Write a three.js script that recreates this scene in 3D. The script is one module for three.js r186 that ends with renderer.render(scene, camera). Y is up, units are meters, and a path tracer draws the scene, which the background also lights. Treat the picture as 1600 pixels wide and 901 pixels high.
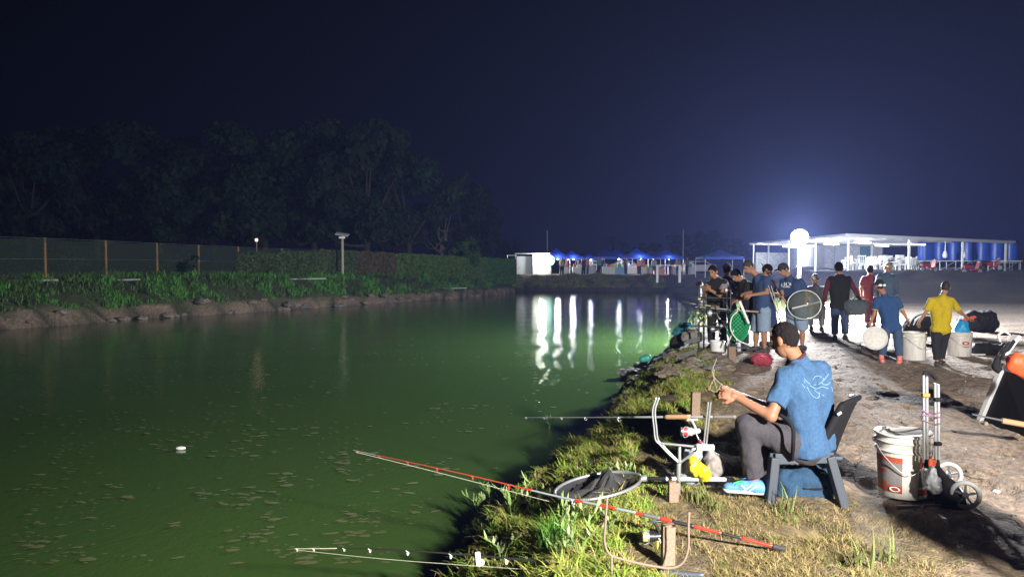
import * as THREE from 'three';
import { mergeGeometries } from 'three/addons/utils/BufferGeometryUtils.js';
import { RoundedBoxGeometry } from 'three/addons/geometries/RoundedBoxGeometry.js';
import { createNoise3D } from 'simplex-noise';

// ---------------------------------------------------------------- camera, sky, exposure
const F = 1164, EYE = 1.66, PITCH = Math.atan(40.5 / F);
const scene = new THREE.Scene();
const camera = new THREE.PerspectiveCamera(2 * Math.atan(450.5 / F) * 180 / Math.PI, 1600 / 901, 0.1, 1500);
camera.position.set(0, EYE, 0);
camera.rotation.x = -PITCH;
const renderer = new THREE.WebGLRenderer({ antialias: true });
renderer.toneMapping = THREE.LinearToneMapping;
renderer.toneMappingExposure = 1.0;
renderer.shadowMap.enabled = true;
{ // night sky: faint blue town glow that is stronger towards the lit side of the place
  const W = 256, Hh = 128, data = new Float32Array(W * Hh * 4);
  for (let j = 0; j < Hh; j++) for (let i = 0; i < W; i++) {
    const el = ((j + .5) / Hh - .5) * Math.PI, az = ((i + .5) / W - .5) * 2 * Math.PI;      // az: atan2(z, x)
    const dx = Math.cos(el) * Math.cos(az), dy = Math.sin(el), dz = Math.cos(el) * Math.sin(az);
    const side = Math.max(0, (dx * .62 - dz * .78) * .5 + .5);
    const low = Math.exp(-Math.max(0, dy) * 4.6), s = Math.pow(side, 6);
    const o = (j * W + i) * 4;
    data[o] = .0003 + .0100 * low * s; data[o + 1] = .0004 + .0104 * low * s; data[o + 2] = .0009 + .038 * low * s; data[o + 3] = 1;
  }
  const t = new THREE.DataTexture(data, W, Hh, THREE.RGBAFormat, THREE.FloatType);
  t.mapping = THREE.EquirectangularReflectionMapping; t.magFilter = THREE.LinearFilter; t.needsUpdate = true;
  scene.background = t; scene.environment = t;
}
scene.fog = new THREE.FogExp2(0x8494dc, 0.0006);
const LAMP_I = 1800, BACK_I = 1150;

// ---------------------------------------------------------------- helpers
let sd = 1234567;
const rnd = () => { sd = (sd + 0x6d2b79f5) | 0; let t = Math.imul(sd ^ (sd >>> 15), 1 | sd); t = (t + Math.imul(t ^ (t >>> 7), 61 | t)) ^ t; return ((t ^ (t >>> 14)) >>> 0) / 4294967296; };
const rr = (a, b) => a + (b - a) * rnd();
const noise = createNoise3D(rnd);
const V = (x, y, z) => new THREE.Vector3(x, y, z);
const lerp = (a, b, t) => a + (b - a) * t, clamp = (x, a, b) => Math.min(b, Math.max(a, x));
const sstep = (a, b, x) => { const t = clamp((x - a) / (b - a), 0, 1); return t * t * (3 - 2 * t); };
const mix = (a, b, t) => a.clone().lerp(b, t);
const ray = (px, py) => { const cx = (px - 800) / F, cy = (450.5 - py) / F, c = Math.cos(PITCH), s = Math.sin(PITCH); return V(cx, cy * c - s, -c - cy * s); };
const at = (px, py, d) => { const r = ray(px, py), t = -d / r.z; return V(r.x * t, EYE + r.y * t, -d); };           // image direction at a distance d ahead
const gnd = (px, py, h = 0) => { const r = ray(px, py), t = (h - EYE) / r.y; return V(r.x * t, h, r.z * t); };
const fbm = (x, y, z) => noise(x, y, z) + .5 * noise(2 * x, 2 * y, 2 * z) + .25 * noise(4 * x, 4 * y, 4 * z);

const taken = {};
const numbered = (n) => { taken[n] = (taken[n] ?? -1) + 1; return taken[n] ? n + '_' + String(taken[n]).padStart(3, '0') : n; };
function tag(o, label, category, group, kind) { if (label) o.userData.label = label; if (category) o.userData.category = category; if (group) o.userData.group = group; if (kind) o.userData.kind = kind; return o; }
const shade = (o) => { o.traverse((m) => { if (m.isMesh) { m.castShadow = true; m.receiveShadow = true; } }); return o; };
function thing(name, label, category, pos, group, ry = 0) { const g = new THREE.Group(); g.name = numbered(name); g.position.copy(pos); g.rotation.y = ry; scene.add(g); return tag(g, label, category, group); }
function part(name, geo, m, parent) { const o = new THREE.Mesh(Array.isArray(geo) ? merge(geo) : geo, m); o.name = name; o.castShadow = o.receiveShadow = true; parent.add(o); return o; }
function solo(name, geo, m, label, category, pos, group) { const o = part(numbered(name), geo, m, scene); if (pos) o.position.copy(pos); return tag(o, label, category, group); }
function dup(o, pos, ry, label) { const c = o.clone(); c.name = numbered(o.name.replace(/_\d{3}$/, '')); if (pos) c.position.copy(pos); if (ry !== undefined) c.rotation.y = ry; c.userData = { ...o.userData }; if (label) c.userData.label = label; scene.add(c); return c; }
function merge(list) {
  list = list.map((g) => { g = g.index ? g.toNonIndexed() : g; for (const k of Object.keys(g.attributes)) if (!['position', 'normal', 'uv'].includes(k)) g.deleteAttribute(k); if (!g.attributes.normal) g.computeVertexNormals(); if (!g.attributes.uv) g.setAttribute('uv', new THREE.BufferAttribute(new Float32Array(g.attributes.position.count * 2), 2)); return g; });
  return mergeGeometries(list);
}
const mat = (c, rough = .7, o = {}) => { const { metal = 0, ...rest } = o; const m = new THREE.MeshPhysicalMaterial({ roughness: rough, metalness: metal, ...rest }); if (Array.isArray(c)) m.color.setRGB(...c); else m.color.set(c); return m; };
const box = (w, h, d, x = 0, y = 0, z = 0, r = .004) => { const g = r ? new RoundedBoxGeometry(w, h, d, 2, Math.min(r, w / 2.1, h / 2.1, d / 2.1)) : new THREE.BoxGeometry(w, h, d); g.translate(x, y, z); return g; };
const cyl = (r0, r1, h, x = 0, y = 0, z = 0, n = 20) => { const g = new THREE.CylinderGeometry(r1, r0, h, n); g.translate(x, y + h / 2, z); return g; };
const lathe = (pts, n = 28) => new THREE.LatheGeometry(pts.map((p) => new THREE.Vector2(...p)), n);
function tube(pts, r, n = 8, steps, closed = false) {       // r: number or function of 0..1
  const c = new THREE.CatmullRomCurve3(pts, closed, 'centripetal'), N = steps ?? (pts.length === 2 ? 1 : pts.length * 6), rad = typeof r === 'function' ? r : () => r;
  const P = [], I = [], fr = c.computeFrenetFrames(N, closed), U = [];
  for (let i = 0; i <= N; i++) { const p = c.getPointAt(i / N), q = rad(i / N); for (let j = 0; j <= n; j++) { const a = j / n * 2 * Math.PI, v = p.clone().addScaledVector(fr.normals[i], Math.cos(a) * q).addScaledVector(fr.binormals[i], Math.sin(a) * q); P.push(v.x, v.y, v.z); U.push(j / n, i / N); } }
  for (let i = 0; i < N; i++) for (let j = 0; j < n; j++) { const a = i * (n + 1) + j, b = a + n + 1; I.push(a, a + 1, b, a + 1, b + 1, b); }
  if (!closed) for (const e of [0, N]) { const k = P.length / 3, p = c.getPointAt(e / N); P.push(p.x, p.y, p.z); U.push(.5, .5); for (let j = 0; j < n; j++) { const a = e * (n + 1) + j; e ? I.push(a, a + 1, k) : I.push(a + 1, a, k); } }
  const g = new THREE.BufferGeometry(); g.setAttribute('position', new THREE.Float32BufferAttribute(P, 3)); g.setAttribute('uv', new THREE.Float32BufferAttribute(U, 2)); g.setIndex(I); g.computeVertexNormals(); return g;
}
const bar = (a, b, r, n = 8, r2) => tube([a, b], r2 === undefined ? r : (t) => lerp(r, r2, t), n, 1);
function beam(a, b, w, h) { const L = a.distanceTo(b), g = box(w, h, L, 0, 0, 0, Math.min(w, h) * .12), m = new THREE.Matrix4().lookAt(a, b, Math.abs(b.clone().sub(a).normalize().y) > .95 ? V(1, 0, 0) : V(0, 1, 0)); g.applyMatrix4(m); const c = mix(a, b, .5); g.translate(c.x, c.y, c.z); return g; }
const shift = (g, p) => (g.translate(-p.x, -p.y, -p.z), g);

// noise textures
function noiseTex(n, fn, srgb, rx = 1, ry = 1) {
  const d = new Uint8Array(n * n * 4);
  for (let j = 0; j < n; j++) for (let i = 0; i < n; i++) { const v = fn(i / n, j / n); const o = (j * n + i) * 4; for (let k = 0; k < 3; k++) d[o + k] = clamp(Array.isArray(v) ? v[k] : v, 0, 1) * 255; d[o + 3] = 255; }
  const t = new THREE.DataTexture(d, n, n); t.wrapS = t.wrapT = THREE.RepeatWrapping; t.magFilter = THREE.LinearFilter; t.repeat.set(rx, ry); if (srgb) t.colorSpace = THREE.SRGBColorSpace; t.needsUpdate = true; return t;
}
const loopN = (u, v, f, z = 0) => { const a = u * 2 * Math.PI, b = v * 2 * Math.PI; return noise(Math.cos(a) * f + 7 * z, Math.sin(a) * f + Math.cos(b) * f * .73 + z, Math.sin(b) * f - 3 * z); };
const lfbm = (u, v, f, z) => loopN(u, v, f, z) + .5 * loopN(u, v, f * 2.1, z + 1) + .3 * loopN(u, v, f * 4.3, z + 2) + .2 * loopN(u, v, f * 8.7, z + 3);
const dirtTex = noiseTex(512, (u, v) => { const a = lfbm(u, v, 3, 1), b = loopN(u, v, 26, 5), c = rnd(); const k = .80 + .13 * a + .08 * b + .08 * (c - .5); return [k, k * .985, k * .97]; }, true);
const dirtBump = noiseTex(512, (u, v) => .5 + .16 * lfbm(u, v, 4, 9) + .14 * loopN(u, v, 22, 3) + .08 * rnd(), false);
const clothTex = noiseTex(256, (u, v) => { const k = .86 + .07 * lfbm(u, v, 3, 4) + .06 * (rnd() - .5); return k; }, true);
const woodTex = noiseTex(256, (u, v) => { const g = loopN(u, v * .25, 9, 2) * .12 + loopN(u, v, 3, 6) * .1 + Math.sin(u * 90 + 3 * loopN(u, v, 2, 3)) * .06; const k = .8 + g; return [k, k * .97, k * .92]; }, true);
const pailTex = noiseTex(256, (u, v) => { const k = .90 + .05 * lfbm(u, v, 2, 14) - .25 * Math.max(0, loopN(u, v, 5, 21) - .45); return [k, k * .985, k * .96]; }, true);
const waveTex = noiseTex(1024, (u, v) => .5 + .20 * loopN(u, v, 5, 2) + .16 * loopN(u, v, 13, 7) + .10 * loopN(u, v, 30, 4), false);
const scuffTex = noiseTex(256, (u, v) => .62 + .2 * lfbm(u, v, 4, 12), false);

// ---------------------------------------------------------------- land: pond outline, heights
const WATER = -0.75;
// x, distance ahead, height of the land behind, width of its slope, lip
const SHORE = [[-5.5, -14, 0, 1.5, .1], [-1.95, 0, 0, 1.5, .1], [-.85, 4, 0, 1.5, .1], [-.5, 5.7, 0, 1.45, .12], [-.28, 6.6, 0, 1.4, .12], [.36, 8.5, 0, 1.35, .12], [1.16, 10.4, 0, 1.3, .12], [2.35, 14.8, 0, 1.3, .12], [4.1, 20, 0, 1.5, .1],
  [6.6, 28, .05, 3, .1], [9.8, 40, .2, 5, .12], [12.6, 61, .5, 6, .3], [.5, 61.5, .5, 6, .3], [-.4, 57, .6, 4, .3], [-6, 46.8, .85, 4, .32], [-9, 41.9, .92, 3.6, .35], [-12.5, 36.4, .95, 3.4, .38], [-16.1, 31.2, .95, 3.2, .42], [-18.4, 26.7, .95, 3.2, .45], [-21, 22, .95, 3.2, .4], [-27, 12, .9, 3.2, .4], [-31, 0, .9, 3, .4], [-32, -14, .9, 3, .4]];
function shoreAt(x, d) {
  let best = 1e9, A = null, inside = false; const n = SHORE.length;
  for (let i = 0, j = n - 1; i < n; j = i++) {
    const p = SHORE[j], q = SHORE[i], ex = q[0] - p[0], ed = q[1] - p[1];
    if ((p[1] > d) !== (q[1] > d) && x < ex * (d - p[1]) / ed + p[0]) inside = !inside;
    const t = clamp(((x - p[0]) * ex + (d - p[1]) * ed) / (ex * ex + ed * ed), 0, 1), l = Math.hypot(x - p[0] - t * ex, d - p[1] - t * ed);
    if (l < best) { best = l; A = [lerp(p[2], q[2], t), lerp(p[3], q[3], t), lerp(p[4], q[4], t), j]; }
  }
  return { t: inside ? -best : best, top: A[0], w: A[1], lip: A[2], seg: A[3] };
}
function landInfo(x, z) {
  const d = -z, wob = d < 25 && x > -8 ? .16 * noise(x * 1.3, d * 1.3, 3) + .07 * noise(x * 4, d * 4, 8) : .5 * noise(x * .5, d * .5, 3) + .3 * noise(x * 1.7, d * 1.7, 4);
  const s = shoreAt(x, d); s.t += wob * (d < 25 ? 1 : .8);
  let h;
  if (s.t < 0) h = WATER - .06 - Math.min(1.4, -s.t * .55);
  else h = WATER - .06 + (s.lip + .06) * sstep(0, .3, s.t) + (s.top - WATER - s.lip) * Math.pow(sstep(-.25 * s.w, s.w, s.t), 1) - (s.top - WATER - s.lip) * sstep(-.25 * s.w, s.w, 0) * (1 - sstep(0, s.w, s.t));
  const land = clamp(s.t / 1.2, 0, 1);
  s.berm = sstep(29.6, 33, d) * sstep(.30, .40, x / Math.max(d, 1)) * (1 - .0 * x);
  h += land * s.berm * (1.0 + .1 * noise(x * .2, 0, d * .3) - .15 * sstep(37, 42, d));
  const near = 1 - sstep(25, 40, d);
  h += land * (.018 * noise(x * 1.1, d * 1.1, 1) + .012 * noise(x * 3.7, d * 3.7, 2) * near + .006 * noise(x * 9, d * 9, 5) * near + .05 * noise(x * .25, d * .25, 6) * (1 - near) + s.berm * (.10 * noise(x * 1.1, d * .9, 7) + .06 * noise(x * 2.6, d * 2.2, 8)));
  if (x > 2.2 && d < 24) { // wheel ruts along the path
    const c = 4.1 + (d - 6) * .27; for (const k of [-.55, .75]) h -= .03 * Math.exp(-Math.pow((x - c - k + .2 * noise(d * .3, 1, 1)) / .16, 2)) * land;
  }
  if (x > 1.8 && d < 22 && d > 2) h -= land * (.05 * Math.max(0, noise(x * 2.6, d * 2.0, 17) - .3) + .035 * Math.max(0, noise(x * 5.1, d * 4.2, 19) - .35));
  s.h = h; s.d = d; return s;
}
const LH = (x, z) => landInfo(x, z).h;
const onLand = (px, py) => { let p = gnd(px, py, 0); for (let k = 0; k < 6; k++) p = gnd(px, py, LH(p.x, p.z)); return p; };    // where that direction meets the land
const stand = (px, d) => { const x = (px - 800) / F * d / Math.cos(PITCH) * (1); return V(x, LH(x, -d), -d); };

{ // ---- ground
  const axis = (lo, hi, a, b, fine, grow) => { const r = []; for (let v = a; v <= b; v += fine) r.push(v); let st = fine; for (let v = b; v < hi;) { st = Math.min(st * grow, 14); v += st; r.push(v); } st = fine; for (let v = a; v > lo;) { st = Math.min(st * grow, 14); v -= st; r.unshift(v); } return r; };
  const xs = axis(-420, 420, -1.6, 8.5, .06, 1.045), ds = axis(-40, 620, 3.2, 17, .065, 1.022), nx = xs.length, nd = ds.length;
  const P = new Float32Array(nx * nd * 3), C = new Float32Array(nx * nd * 3), U = new Float32Array(nx * nd * 2), I = [];
  const sand = [.47, .365, .285], sand2 = [.37, .28, .21], dry = [.30, .23, .12], soil = [.036, .032, .028], bankGreen = [.06, .085, .03], tan = [.24, .175, .125], mud = [.07, .06, .045];
  const m3 = (a, b, t) => [0, 1, 2].map((k) => lerp(a[k], b[k], t));
  for (let j = 0; j < nd; j++) for (let i = 0; i < nx; i++) {
    const x = xs[i], d = ds[j], s = landInfo(x, -d), o = (j * nx + i);
    P.set([x, s.h, -d], o * 3); U.set([x / 1.7, d / 1.7], o * 2);
    let c;
    const n1 = fbm(x * .5, d * .5, 11), n2 = noise(x * 2.3, d * 2.3, 12), n3 = noise(x * 7, d * 7, 13);
    const rightSide = x > -3 && s.seg < 11 || d > 60;
    if (s.t < 0) c = mud;
    else if (rightSide) {
      c = m3(sand, sand2, clamp(.25 + .4 * n1 + .25 * n2 + .15 * n3, 0, 1));
      const edge = 2.55 + .07 * Math.max(0, d - 5) + .35 * n2 + .25 * n1;
      c = m3(c, dry, (1 - sstep(edge - .5, edge + .3, x)) * (d < 30 ? 1 : .5));
      c = m3(c, m3(bankGreen, mud, clamp(.65 + .3 * n2, 0, 1)), 1 - sstep(.9, 1.7, s.t + .3 * n2)); if (d < 15) c = m3(c, mud, .6 * clamp(n2 * .8 + n1 * .4, 0, 1) * (1 - sstep(2.0, 2.8, x - .07 * Math.max(0, d - 5))));
      c = c.map((v) => v * lerp(1, .62, sstep(14, 20, d)));  // lamp glare offset in the colour: ground darkened with distance
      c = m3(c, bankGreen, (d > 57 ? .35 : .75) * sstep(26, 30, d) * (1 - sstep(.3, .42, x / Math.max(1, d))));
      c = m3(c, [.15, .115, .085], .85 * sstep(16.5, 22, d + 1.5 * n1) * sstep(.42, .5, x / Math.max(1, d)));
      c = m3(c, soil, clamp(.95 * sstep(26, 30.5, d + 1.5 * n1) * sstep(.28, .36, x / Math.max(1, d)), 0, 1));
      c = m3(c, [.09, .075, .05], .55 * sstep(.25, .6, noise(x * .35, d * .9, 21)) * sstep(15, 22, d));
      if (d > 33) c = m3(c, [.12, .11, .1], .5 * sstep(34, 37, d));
    } else {
      c = m3([.30, .225, .165], bankGreen, sstep(.25, .6, s.t + .2 * n2)); c = m3(c, [.10, .075, .05], clamp(.6 * n1, 0, .4));
    }
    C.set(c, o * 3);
  }
  for (let j = 0; j < nd - 1; j++) for (let i = 0; i < nx - 1; i++) { const a = j * nx + i, b = a + 1, e = a + nx, f = e + 1; I.push(a, b, f, a, f, e); }
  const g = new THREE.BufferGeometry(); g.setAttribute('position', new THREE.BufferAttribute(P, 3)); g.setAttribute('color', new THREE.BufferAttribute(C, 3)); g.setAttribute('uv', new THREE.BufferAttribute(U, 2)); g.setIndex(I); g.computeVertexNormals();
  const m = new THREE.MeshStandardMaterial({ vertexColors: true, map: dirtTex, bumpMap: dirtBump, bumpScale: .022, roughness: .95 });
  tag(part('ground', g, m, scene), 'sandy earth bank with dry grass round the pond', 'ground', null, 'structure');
  // ---- water
  const w = new THREE.PlaneGeometry(60, 92); w.rotateX(-Math.PI / 2); w.translate(-9, WATER, -26);
  const uv = w.attributes.uv; for (let i = 0; i < uv.count; i++) uv.setXY(i, uv.getX(i) * 60 / 5, uv.getY(i) * 92 / 5);
  const wm = mat([.048, .094, .023], .035, { ior: 1.33, bumpMap: waveTex, bumpScale: .0032 });
  tag(part('water', w, wm, scene), 'dark green pond water', 'water', null, 'structure');
}
// ---------------------------------------------------------------- smooth bodies: tapered capsules and ellipsoids joined by a smooth minimum, meshed with surface nets
function field(k = .025) { return { k, list: [], amp: 0, freq: 9 }; }
function capsule(f, a, b, ra, rb, cut) { f.list.push({ t: 0, ax: a.x, ay: a.y, az: a.z, dx: b.x - a.x, dy: b.y - a.y, dz: b.z - a.z, ll: Math.max(1e-9, a.distanceToSquared(b)), ra, rb, cut, c: mix(a, b, .5), R: a.distanceTo(b) / 2 + Math.max(ra, rb) }); return f; }
function ellip(f, c, u, v, w, ru, rv, rw, cut) { f.list.push({ t: 1, c, u, v, w, ru, rv, rw, cut, R: Math.max(ru, rv, rw) }); return f; }
const plane = (n, p) => ({ x: n.x, y: n.y, z: n.z, o: n.dot(p) });
function evalField(f, x, y, z) {
  let d = 1e3; const k = f.k;
  for (const p of f.list) {
    let e;
    if (p.t === 0) {
      const px = x - p.ax, py = y - p.ay, pz = z - p.az; let t = (px * p.dx + py * p.dy + pz * p.dz) / p.ll; t = t < 0 ? 0 : t > 1 ? 1 : t;
      const qx = px - t * p.dx, qy = py - t * p.dy, qz = pz - t * p.dz; e = Math.sqrt(qx * qx + qy * qy + qz * qz) - (p.ra + (p.rb - p.ra) * t);
    } else {
      const px = x - p.c.x, py = y - p.c.y, pz = z - p.c.z, a = (px * p.u.x + py * p.u.y + pz * p.u.z) / p.ru, b = (px * p.v.x + py * p.v.y + pz * p.v.z) / p.rv, c = (px * p.w.x + py * p.w.y + pz * p.w.z) / p.rw;
      const k0 = Math.sqrt(a * a + b * b + c * c), k1 = Math.sqrt(a * a / p.ru / p.ru + b * b / p.rv / p.rv + c * c / p.rw / p.rw); e = k0 < 1e-6 ? -Math.min(p.ru, p.rv, p.rw) : k0 * (k0 - 1) / k1;
    }
    if (p.cut) for (const c of p.cut) { const q = x * c.x + y * c.y + z * c.z - c.o; if (q > e) e = q; }
    const h = k - Math.abs(d - e); d = Math.min(d, e); if (h > 0) d -= h * h / (4 * k);
  }
  if (f.amp) d += f.amp * (noise(x * f.freq, y * f.freq * .6, z * f.freq) + .5 * noise(x * f.freq * 2.3, y * f.freq * 1.5, z * f.freq * 2.3));
  if (f.all) for (const c of f.all) { const q = x * c.x + y * c.y + z * c.z - c.o; if (q > d) d = q; }
  return d;
}
function skinMesh(f, cell) {
  const lo = [1e9, 1e9, 1e9], hi = [-1e9, -1e9, -1e9];
  for (const p of f.list) { const c = [p.c.x, p.c.y, p.c.z]; for (let k = 0; k < 3; k++) { lo[k] = Math.min(lo[k], c[k] - p.R); hi[k] = Math.max(hi[k], c[k] + p.R); } }
  const B = 6, pad = cell * 2 + f.amp * 2, n = [0, 1, 2].map((k) => (Math.ceil((hi[k] - lo[k] + 2 * pad) / cell / B) + 0) * B + 1), [ox, oy, oz] = lo.map((v) => v - pad), [nx, ny, nz] = n, val = new Float32Array(nx * ny * nz).fill(1);
  const half = B * cell / 2, reach = half * 1.75 + f.k + f.amp * 3;
  for (let bz = 0; bz < nz; bz += B) for (let by = 0; by < ny; by += B) for (let bx = 0; bx < nx; bx += B) {
    const c = evalField(f, ox + bx * cell + half, oy + by * cell + half, oz + bz * cell + half), full = Math.abs(c) <= reach * 1.3;
    for (let z = bz; z < Math.min(nz, bz + B); z++) for (let y = by; y < Math.min(ny, by + B); y++) for (let x = bx; x < Math.min(nx, bx + B); x++) val[(z * ny + y) * nx + x] = full ? evalField(f, ox + x * cell, oy + y * cell, oz + z * cell) : c;
  }
  const idx = new Int32Array(nx * ny * nz).fill(-1), P = [], I = [], corner = [[0, 0, 0], [1, 0, 0], [0, 1, 0], [1, 1, 0], [0, 0, 1], [1, 0, 1], [0, 1, 1], [1, 1, 1]], E = [[0, 1], [2, 3], [4, 5], [6, 7], [0, 2], [1, 3], [4, 6], [5, 7], [0, 4], [1, 5], [2, 6], [3, 7]];
  const v = new Float32Array(8);
  for (let z = 0; z < nz - 1; z++) for (let y = 0; y < ny - 1; y++) for (let x = 0; x < nx - 1; x++) {
    let mask = 0; for (let i = 0; i < 8; i++) { v[i] = val[((z + corner[i][2]) * ny + y + corner[i][1]) * nx + x + corner[i][0]]; if (v[i] < 0) mask |= 1 << i; }
    if (mask === 0 || mask === 255) continue;
    let sx = 0, sy = 0, sz = 0, m = 0;
    for (const [a, b] of E) if ((v[a] < 0) !== (v[b] < 0)) { const t = v[a] / (v[a] - v[b]); sx += lerp(corner[a][0], corner[b][0], t); sy += lerp(corner[a][1], corner[b][1], t); sz += lerp(corner[a][2], corner[b][2], t); m++; }
    idx[(z * ny + y) * nx + x] = P.length / 3; P.push(ox + (x + sx / m) * cell, oy + (y + sy / m) * cell, oz + (z + sz / m) * cell);
  }
  const id = (x, y, z) => idx[(z * ny + y) * nx + x];
  const quad = (a, b, c, d, flip) => { if (a < 0 || b < 0 || c < 0 || d < 0) return; flip ? I.push(a, c, b, a, d, c) : I.push(a, b, c, a, c, d); };
  for (let z = 1; z < nz - 1; z++) for (let y = 1; y < ny - 1; y++) for (let x = 1; x < nx - 1; x++) {
    const s = val[(z * ny + y) * nx + x] < 0;
    if (s !== val[(z * ny + y) * nx + x + 1] < 0) quad(id(x, y - 1, z - 1), id(x, y, z - 1), id(x, y, z), id(x, y - 1, z), !s);
    if (s !== val[(z * ny + y + 1) * nx + x] < 0) quad(id(x - 1, y, z - 1), id(x - 1, y, z), id(x, y, z), id(x, y, z - 1), !s);
    if (s !== val[((z + 1) * ny + y) * nx + x] < 0) quad(id(x - 1, y - 1, z), id(x, y - 1, z), id(x, y, z), id(x - 1, y, z), !s);
  }
  const g = new THREE.BufferGeometry(); g.setAttribute('position', new THREE.Float32BufferAttribute(P, 3)); g.setIndex(I); g.computeVertexNormals();
  const U = new Float32Array(P.length / 3 * 2); for (let i = 0; i < P.length / 3; i++) { U[2 * i] = (P[3 * i] + P[3 * i + 2] * .7) * 3; U[2 * i + 1] = P[3 * i + 1] * 3; } g.setAttribute('uv', new THREE.BufferAttribute(U, 2));
  return g;
}
// ribbons of print laid on a smooth body, found by going along the looking direction until the surface is met
function strokes(f, lines, width, lift = .003) {
  const out = [];
  const hit = (px, py) => { const r = ray(px, py).normalize(), p = V(0, EYE, 0); let t = 3; for (let k = 0; k < 400; k++) { const q = p.clone().addScaledVector(r, t), d = evalField(f, q.x, q.y, q.z); if (d < lift) return q; t += Math.max(.001, d * .6); if (t > 30) break; } return null; };
  for (const l of lines) { const q = l.map(([x, y]) => hit(x, y)).filter(Boolean); if (q.length > 1) out.push(tube(q, width, 5, Math.max(4, q.length * 3))); }
  return out;
}
const skinT = (c) => mat(c, .55, { specularIntensity: .6, sheen: .15, sheenRoughness: .5 });
const cloth = (c, o = {}) => mat(c, .92, { map: clothTex, sheen: .1, sheenRoughness: .6, ...o });
const SKIN = skinT([.30, .155, .095]), SKIN2 = skinT([.23, .115, .07]), HAIR = mat([.010, .009, .010], 1, { specularIntensity: .15 }), EYE_M = mat([.02, .015, .012], .2), RUBBER = mat([.015, .015, .016], .7), WHITE = mat([.78, .78, .78], .5), SHOE = mat([.03, .03, .035], .7);

function handInto(f, wrist, dir, normal, curl, side, s = 1) {
  const D = dir.clone().normalize(), N = normal.clone().addScaledVector(D, -normal.dot(D)).normalize(), A = D.clone().cross(N).multiplyScalar(side);   // A: towards the thumb
  const palmC = wrist.clone().addScaledVector(D, .05 * s);
  capsule(f, wrist.clone().addScaledVector(D, -.03 * s), wrist.clone().addScaledVector(D, .02 * s), .027 * s, .027 * s);
  ellip(f, palmC, D, A, N, .052 * s, .042 * s, .017 * s);
  [[.030, .066, .0088], [.010, .074, .0092], [-.011, .070, .0088], [-.031, .055, .0078]].forEach(([off, len, r], i) => {
    let p = wrist.clone().addScaledVector(D, .088 * s - Math.abs(off) * .18).addScaledVector(A, off * s), a = curl * (.5 + .08 * i);
    for (let j = 0; j < 3; j++) { const q = p.clone().addScaledVector(D, Math.cos(a) * len * s * [.45, .3, .25][j]).addScaledVector(N, Math.sin(a) * len * s * [.45, .3, .25][j]); capsule(f, p, q, r * s * (1 - .08 * j), r * s * (.92 - .08 * j)); p = q; a += curl * (.75 - .1 * j); }
  });
  let p = wrist.clone().addScaledVector(D, .025 * s).addScaledVector(A, .032 * s), q = p.clone().addScaledVector(D, .032 * s).addScaledVector(A, .022 * s).addScaledVector(N, .012 * s); capsule(f, p, q, .013 * s, .0105 * s);
  p = q.clone().addScaledVector(D, .026 * s).addScaledVector(A, .002 * s).addScaledVector(N, .016 * s * curl); capsule(f, q, p, .0105 * s, .0085 * s);
}
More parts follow.
